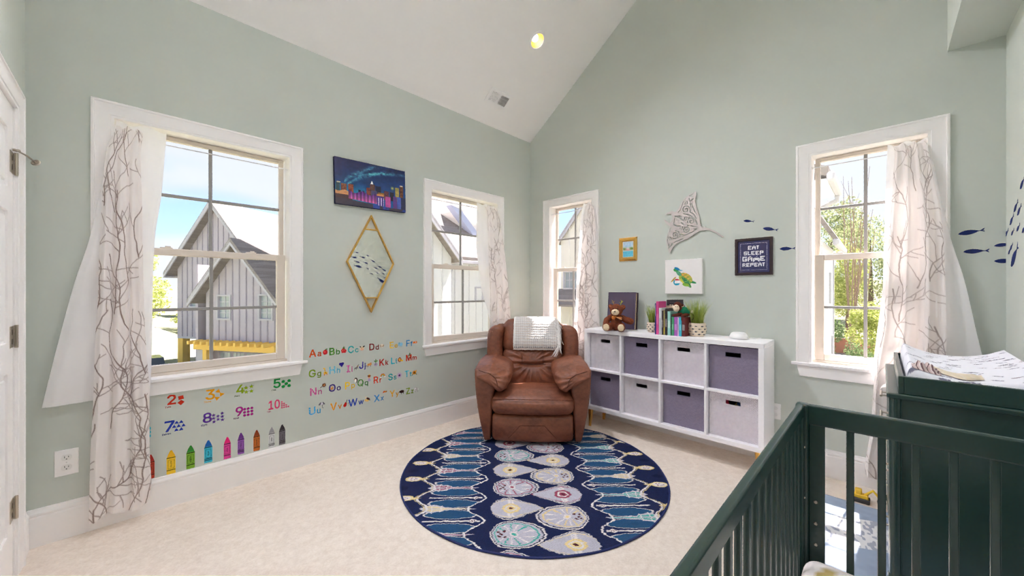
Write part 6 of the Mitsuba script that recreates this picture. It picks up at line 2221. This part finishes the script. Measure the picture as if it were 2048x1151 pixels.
part('lower_wall', P2(box(3.30, 6.87, -2.65, -.72, -.30, -.20)), 'siding_grey', h)
gd = part('garage_door', P2(cbox(3.75, 6.60, -2.60, -1.02, -.20, -.14, .01)), 'batten_grey', h)
for k in range(4):
    for j in range(3):
        a = 3.86 + k * .68 + j * .18
        for r in range(2):
            fill(numbered(gd + '__pane'), P2(box(a, a + .15, -1.62 + r * .26, -1.40 + r * .26, -.14, -.13)), 'house_glass', False, None, None)
part('gutter', P1(tube([(-3.10, 2.05, .40), (-3.10, 2.05, -12)], .06, 8)), 'trim_grey', h)

# pale house beyond the second window: long roof, gable to the left, cross gable to the right
h = thing('pale_house', 'pale board-and-batten house with a broad shingle roof, outside the second window', 'house')
EX = np.array([0, 1.0, 0])
P3 = gp(0, np.array([-11.2, 0, 0]), EX, np.array([1.0, 0, 0]))
gable_body(h, P3, 4.6, 8.20, -2.6, (6.40, 4.55), 2.35, 5.0, 'siding_white', 'batten_white', openings=[(5.9, 1.0, 6.9, 2.2)], step=.40, overhang=.18, th=.09)
house_window(h, P3, 5.9, 6.9, 1.0, 2.2, 3, 3)
P4 = gp(0, np.array([-12.0, 0, 0]), EX, np.array([1.0, 0, 0]))
part('front_wall', P4(box(8.1, 14.5, -2.6, 2.50, -.15, 0)), 'siding_white', h)
for k in range(15):
    x = 8.95 + k * .36
    if not 9.95 < x < 10.45:
        part('batten', P4(box(x - .02, x + .02, -2.6, 2.42, 0, .022)), 'batten_white', h)
    else:
        part('batten', P4(box(x - .02, x + .02, -2.6, .86, 0, .022)), 'batten_white', h)
house_window(h, P4, 10.04, 10.36, .94, 1.43, 1, 1)
part('downspout', P4(tube([(8.66, -2.5, .10), (8.66, 2.05, .10), (8.66, 2.30, .30)], .065, 10)), 'trim_grey', h, smooth=40)
part('gutter', P4(cbox(8.3, 14.6, 2.40, 2.54, .22, .36, .02)), 'trim_grey', h)
rp = sg.Polygon([(.35, 2.50), (-5.6, 7.6), (-5.6, 7.76), (.35, 2.66)])
q = prism(rp, 10.4)
q.vertices = np.stack([q.vertices[:, 2] + 4.4, q.vertices[:, 1], q.vertices[:, 0]], 1)
part('roof_slope', P4(q), 'shingles', h)
P5 = gp(0, np.array([-13.3, 0, 0]), EX, np.array([1.0, 0, 0]))
bsdf('shaded_blue_trim', rgb(166, 176, 200), rough=.6)  # shade under the eave put into the colour as slate blue
part('cross_gable_wall', P5(prism(sg.Polygon([(9.75, 4.78), (13.5, 3.9), (13.5, 2.9), (11.5, 2.95)]), 3.5, 'z', -3.5)), 'siding_white', h)
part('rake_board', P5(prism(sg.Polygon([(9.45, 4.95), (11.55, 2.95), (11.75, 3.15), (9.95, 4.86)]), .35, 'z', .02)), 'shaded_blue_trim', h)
part('eave_board', P5(prism(sg.Polygon([(9.45, 4.95), (13.6, 4.0), (13.6, 4.22), (9.45, 5.10)]), .40, 'z', .02)), 'siding_white', h)

# cream gable beyond the corner window
h = thing('cream_house', 'cream gabled house seen through the narrow corner window', 'house')
P6 = gp(0, np.array([0, 13.0, 0]), np.array([1.0, 0, 0]), np.array([0, -1.0, 0]))
bsdf('siding_cream', rgb(222, 218, 208), rough=.8, spec=.2)
gable_body(h, P6, -9.85, -3.55, -2.6, (-6.70, 7.05), 3.30, 6.0, 'siding_cream', 'siding_cream', openings=[(-9.65, 1.46, -8.75, 2.11)], step=.45, overhang=.16, th=.09, front=.16)
house_window(h, P6, -9.65, -8.75, 1.46, 2.11, 4, 2)
pr = sg.Polygon([(0, 1.42), (.9, .78), (.9, .70), (0, 1.30)])
q = prism(pr, 6.4)
q.vertices = np.stack([-9.95 + q.vertices[:, 2], q.vertices[:, 1], q.vertices[:, 0]], 1)
part('porch_roof', P6(q), 'shingles', h)

# white wing with eaves and a downspout beyond the last window
h = thing('white_brick_house', 'white brick house wall with grey gutters, outside the last window', 'house')


def brick_white(p, n, uv):
    r = dr.floor(p.z / .075)
    u_ = p.y / .22 + .5 * (r - 2 * dr.floor(r / 2))
    fz, fu = p.z / .075 - r, u_ - dr.floor(u_)
    joint = dr.maximum(1 - smoothstep(.0, .14, fz), 1 - smoothstep(.0, .05, fu))
    return mix(L(214, 214, 216), L(192, 192, 196), joint)


scene['white_brick'] = {'type': 'twosided', 'bsdf': {'type': 'principled', 'base_color': proc(brick_white), 'roughness': .8, 'specular': .15}}
part('brick_wall', box(-3.3, -.64, 7.28, 9.09, -2.6, 2.10), 'white_brick', h)
part('brick_wall', box(-3.3, -.75, 5.4, 7.28, -2.6, 2.72), 'white_brick', h)
for y, z0, z1 in ((8.40, 1.13, 1.66), (8.78, .10, .56)):
    w = part('shutter', cbox(-.64, -.615, y - .05, y + .05, z0, z1, .005), 'trim_grey', h)  # added grey strips stand in for the dark window reveals
part('upper_roof', prism(sg.Polygon([(-.46, 2.74), (-2.9, 3.75), (-2.9, 3.87), (-.46, 2.86)]), 1.10, 'y', 5.92), 'shingles', h)
part('soffit_board', box(-.80, -.47, 5.94, 7.0, 2.68, 2.72), 'siding_white', h)
part('upper_gutter', cbox(-.48, -.40, 5.90, 7.04, 2.68, 2.79, .02), 'trim_grey', h)
part('downspout', tube([(-.45, 6.95, 2.68), (-.45, 6.96, 2.62), (-.69, 7.02, 2.52), (-.70, 7.05, 2.3), (-.70, 7.05, 2.05)], .032, 10), 'trim_grey', h, smooth=40)
part('lower_roof', prism(sg.Polygon([(-.50, 2.08), (-.76, 2.55), (-.76, 2.67), (-.46, 2.12)]), 1.85, 'y', 7.30), 'shingles', h)
part('lower_gutter', cbox(-.52, -.45, 7.28, 9.16, 2.02, 2.12, .02), 'trim_grey', h)
part('corner_board', box(-.66, -.625, 9.03, 9.105, -2.6, 2.05), 'trim_grey', h)

# planting
scene['foliage'] = {'type': 'principledthin', 'base_color': VCOL, 'roughness': .6, 'diff_trans': .7, 'spec_trans': 0.0}


def leaves(clumps, n, size, cols, seed):
    """Loose leaf cards scattered in ellipsoid clumps (centre, radii)."""
    rng = np.random.default_rng(seed)
    w = np.array([r[0] * r[1] * r[2] for _, r in clumps])
    pick = rng.choice(len(clumps), n, p=w / w.sum())
    d = rng.normal(size=(n, 3))
    d /= np.linalg.norm(d, axis=1, keepdims=True)
    rad = rng.uniform(.25, 1, n) ** .5
    c = np.array([k[0] for k in clumps])[pick] + d * rad[:, None] * np.array([k[1] for k in clumps])[pick]
    a = rng.normal(size=(n, 3))
    a /= np.linalg.norm(a, axis=1, keepdims=True)
    b = np.cross(a, rng.normal(size=(n, 3)))
    b /= np.linalg.norm(b, axis=1, keepdims=True)
    s = size * rng.uniform(.6, 1.3, (n, 1))
    q = np.stack([c - a * s, c + b * s * .45, c + a * s, c - b * s * .45], 1).reshape(-1, 3)
    i = np.arange(n)[:, None] * 4
    f = np.vstack([i + [0, 1, 2], i + [0, 2, 3]])
    col = srgb_lin(np.array(cols, float))[rng.integers(len(cols), size=n)] * rng.uniform(.75, 1.15, (n, 1))
    return trimesh.Trimesh(q, f, process=False), np.repeat(np.clip(col, 0, 1), 4, 0)


LIME, OLIVE, DEEP = [(182, 190, 112), (198, 202, 138), (164, 176, 98)], [(158, 166, 122), (176, 180, 140), (140, 152, 106)], [(116, 136, 92), (134, 150, 106), (100, 122, 80)]


def leafy_tree(name, words, cat, x, y, h, r, cols, n, seed, low=.25, size=None, group=None):
    rng = np.random.default_rng(seed)
    zg = float(land(np.array([x * 1.0]), np.array([y * 1.0]))[0])
    t = thing(name, words, cat, group)
    top = np.array([x, y, zg + h])
    clumps = []
    for k in range(9):
        f = rng.uniform(low + .1, .92)
        wd = r * math.sin(math.pi * min(max((f - low) / (1.05 - low), .08), .95)) ** .6
        a = rng.uniform(0, 6.283)
        clumps.append(((x + wd * .55 * math.cos(a), y + wd * .55 * math.sin(a), zg + h * f), (wd * .55, wd * .55, h * .16)))
    clumps.append(((x, y, zg + h * .85), (r * .5, r * .5, h * .15)))
    m, c = leaves(clumps, int(n * 2.4), (size or r * .11) * .60, cols, seed)
    part('foliage', m, 'foliage', t, col=c, kind='stuff')
    part('trunk', tube([(x, y, zg - .1), (x + .03 * h * .1, y, zg + h * .4), (x, y, zg + h * .8)], [.05 * r + .03, .04 * r + .02, .012], 8), 'matte', t, col=(104, 90, 78), smooth=40)


leafy_tree('leafy_tree', 'round grey-green tree behind the panes of the last window', 'tree', -.35, 22.0, 5.3, 1.5, OLIVE, 2600, 1, .2, .10)
leafy_tree('leafy_tree', 'lime green tree in front of the round tree outside the last window', 'tree', -.95, 19.3, 3.9, .75, LIME, 1800, 2, .15, .09)
leafy_tree('leafy_tree', 'tall tree behind the curtain of the last window', 'tree', 3.2, 21.0, 5.6, 1.3, OLIVE, 2200, 3, .15, .10)
leafy_tree('shrub', 'lime green shrub behind the lower sash of the last window', 'shrub', -.05, 14.9, 2.3, .85, LIME, 1800, 4, .05, .08)
leafy_tree('shrub', 'dark loose shrub close to the white brick wall outside the last window', 'shrub', -1.45, 16.3, 2.5, .6, DEEP, 1300, 5, .05, .07)
leafy_tree('shrub', 'blue-green evergreen shrub above the brick edging outside the last window', 'shrub', -.42, 13.0, 1.7, .55, DEEP, 1800, 6, .05, .045)
leafy_tree('leafy_tree', 'pale tree on the slope left of the grey house', 'tree', -33.0, -3.2, 5.2, 2.6, LIME, 2600, 7, .08, .20)
leafy_tree('leafy_tree', 'yellow-green tree beside the left eave of the grey house', 'tree', -38.0, -.6, 6.6, 3.0, LIME, 2600, 8, .08, .22)
leafy_tree('leafy_tree', 'grey-green tree farther up the slope behind the grey house', 'tree', -48.0, -4.0, 8.0, 3.6, OLIVE, 2400, 9, .08, .30)
leafy_tree('shrub', 'dark green bushes on the slope below the trees left of the grey house', 'shrub', -25.4, -4.6, 1.5, 1.0, DEEP, 1500, 10, .05, .10)
leafy_tree('leafy_tree', 'lime tree seen under the raised floor of the grey house', 'tree', -44.0, 5.0, 4.2, 3.4, LIME, 1800, 11, .08, .24)

leafy_tree('leafy_tree', 'pale green tree low on the slope at the left edge of the large window', 'tree', -28.5, -1.9, 3.6, 1.9, LIME, 3000, 13, .02, .15)
leafy_tree('leafy_tree', 'tall soft green tree at the top of the slope far behind the large window', 'tree', -64.0, -3.0, 11.0, 5.0, OLIVE, 3000, 14, .05, .40)
leafy_tree('leafy_tree', 'wide far tree seen just left of the grey house roof', 'tree', -60.0, 8.5, 9.0, 3.6, LIME, 2600, 15, .05, .38)
leafy_tree('leafy_tree', 'far tree between the shrubs and the white house outside the last window', 'tree', -2.2, 30.0, 7.0, 2.2, OLIVE, 2400, 16, .10, .16)
# bare tree
t = thing('bare_tree', 'bare thin-branched tree rising beside the eaves outside the last window', 'tree')
rng = np.random.default_rng(12)
zg = float(land(np.array([-.7]), np.array([17.2]))[0])
ms = []
for k in range(11):
    b0 = np.array([-.72 + rng.normal(0, .06), 17.2 + rng.normal(0, .15), zg + rng.uniform(0, .4)])
    tip = b0 + [rng.uniform(-.35, .75), rng.normal(0, .3), rng.uniform(4.2, 6.6)]
    mid = (b0 + tip) / 2 + [rng.normal(0, .10), 0, .3]
    ms.append(tube([b0, mid, tip], [.022, .014, .005], 5))
    for j in range(4):
        f_ = rng.uniform(.35, .85)
        q0 = b0 + (tip - b0) * f_
        ms.append(tube([q0, q0 + [rng.normal(0, .22), rng.normal(0, .2), rng.uniform(.4, .9)]], [.009, .003], 4))
part('branches', ms, 'matte', t, col=(150, 128, 112))

# retaining walls of brick
t = thing('retaining_wall', 'low red brick retaining wall across the yard outside the last window', 'garden wall')
zw = float(land(np.array([-.5]), np.array([11.0]))[0])
for r in range(3):
    for k in range(13):
        x0 = -1.9 + k * .23 + .115 * (r % 2)
        part('brick', cbox(x0, x0 + .22, 10.6, 10.75, zw - .10 + r * .085, zw - .02 + r * .085, .006), 'brick_wall', t)
part('coping', cbox(-1.95, 1.3, 10.56, 10.79, zw + .157, zw + .20, .008), 'siding_cream', t)
t = thing('retaining_wall', 'far brick edging between the shrubs outside the last window', 'garden wall')
zw = float(land(np.array([-1.4]), np.array([18.2]))[0])
part('wall_face', cbox(-2.6, .6, 18.1, 18.3, zw - .2, zw + .50, .01), 'brick_wall', t)
part('coping', cbox(-2.65, .65, 18.06, 18.34, zw + .50, zw + .56, .01), 'siding_cream', t)
# parked car at the foot of the slope
t = thing('car', 'dark parked car low behind the large window, left of the timber post', 'car')
cx, cy = -23.2, .35
zg = float(land(np.array([cx]), np.array([cy]))[0])
prof = sg.Polygon([(-2.1, .35), (-2.15, .75), (-1.95, .88), (-1.15, .95), (-.65, 1.38), (.75, 1.40), (1.35, .98), (2.0, .90), (2.15, .70), (2.12, .35)]).buffer(.05)
cm = prism(prof, 1.7, 'x', -.85)


def car_p(m):
    m = m.copy()
    m.vertices *= .72
    return move(m, (cx, cy, zg), rz=96)


part('body', car_p(cm), 'gloss', t, col=(52, 60, 62))
gl = sg.Polygon([(-1.02, .98), (-.60, 1.33), (.70, 1.34), (1.2, 1.0)])
part('side_window', car_p(prism(gl, .02, 'x', .85)), 'gloss', t, col=(120, 132, 138))
for yy in (-1.35, 1.35):
    for xx in (-.80, .80):
        part('wheel', car_p(move(lathe([(0, -.1), (.30, -.1), (.34, -.06), (.34, .06), (.30, .1), (0, .1)], 24), (xx, yy, .34), ry=90)), 'matte', t, col=(30, 30, 32), smooth=40)
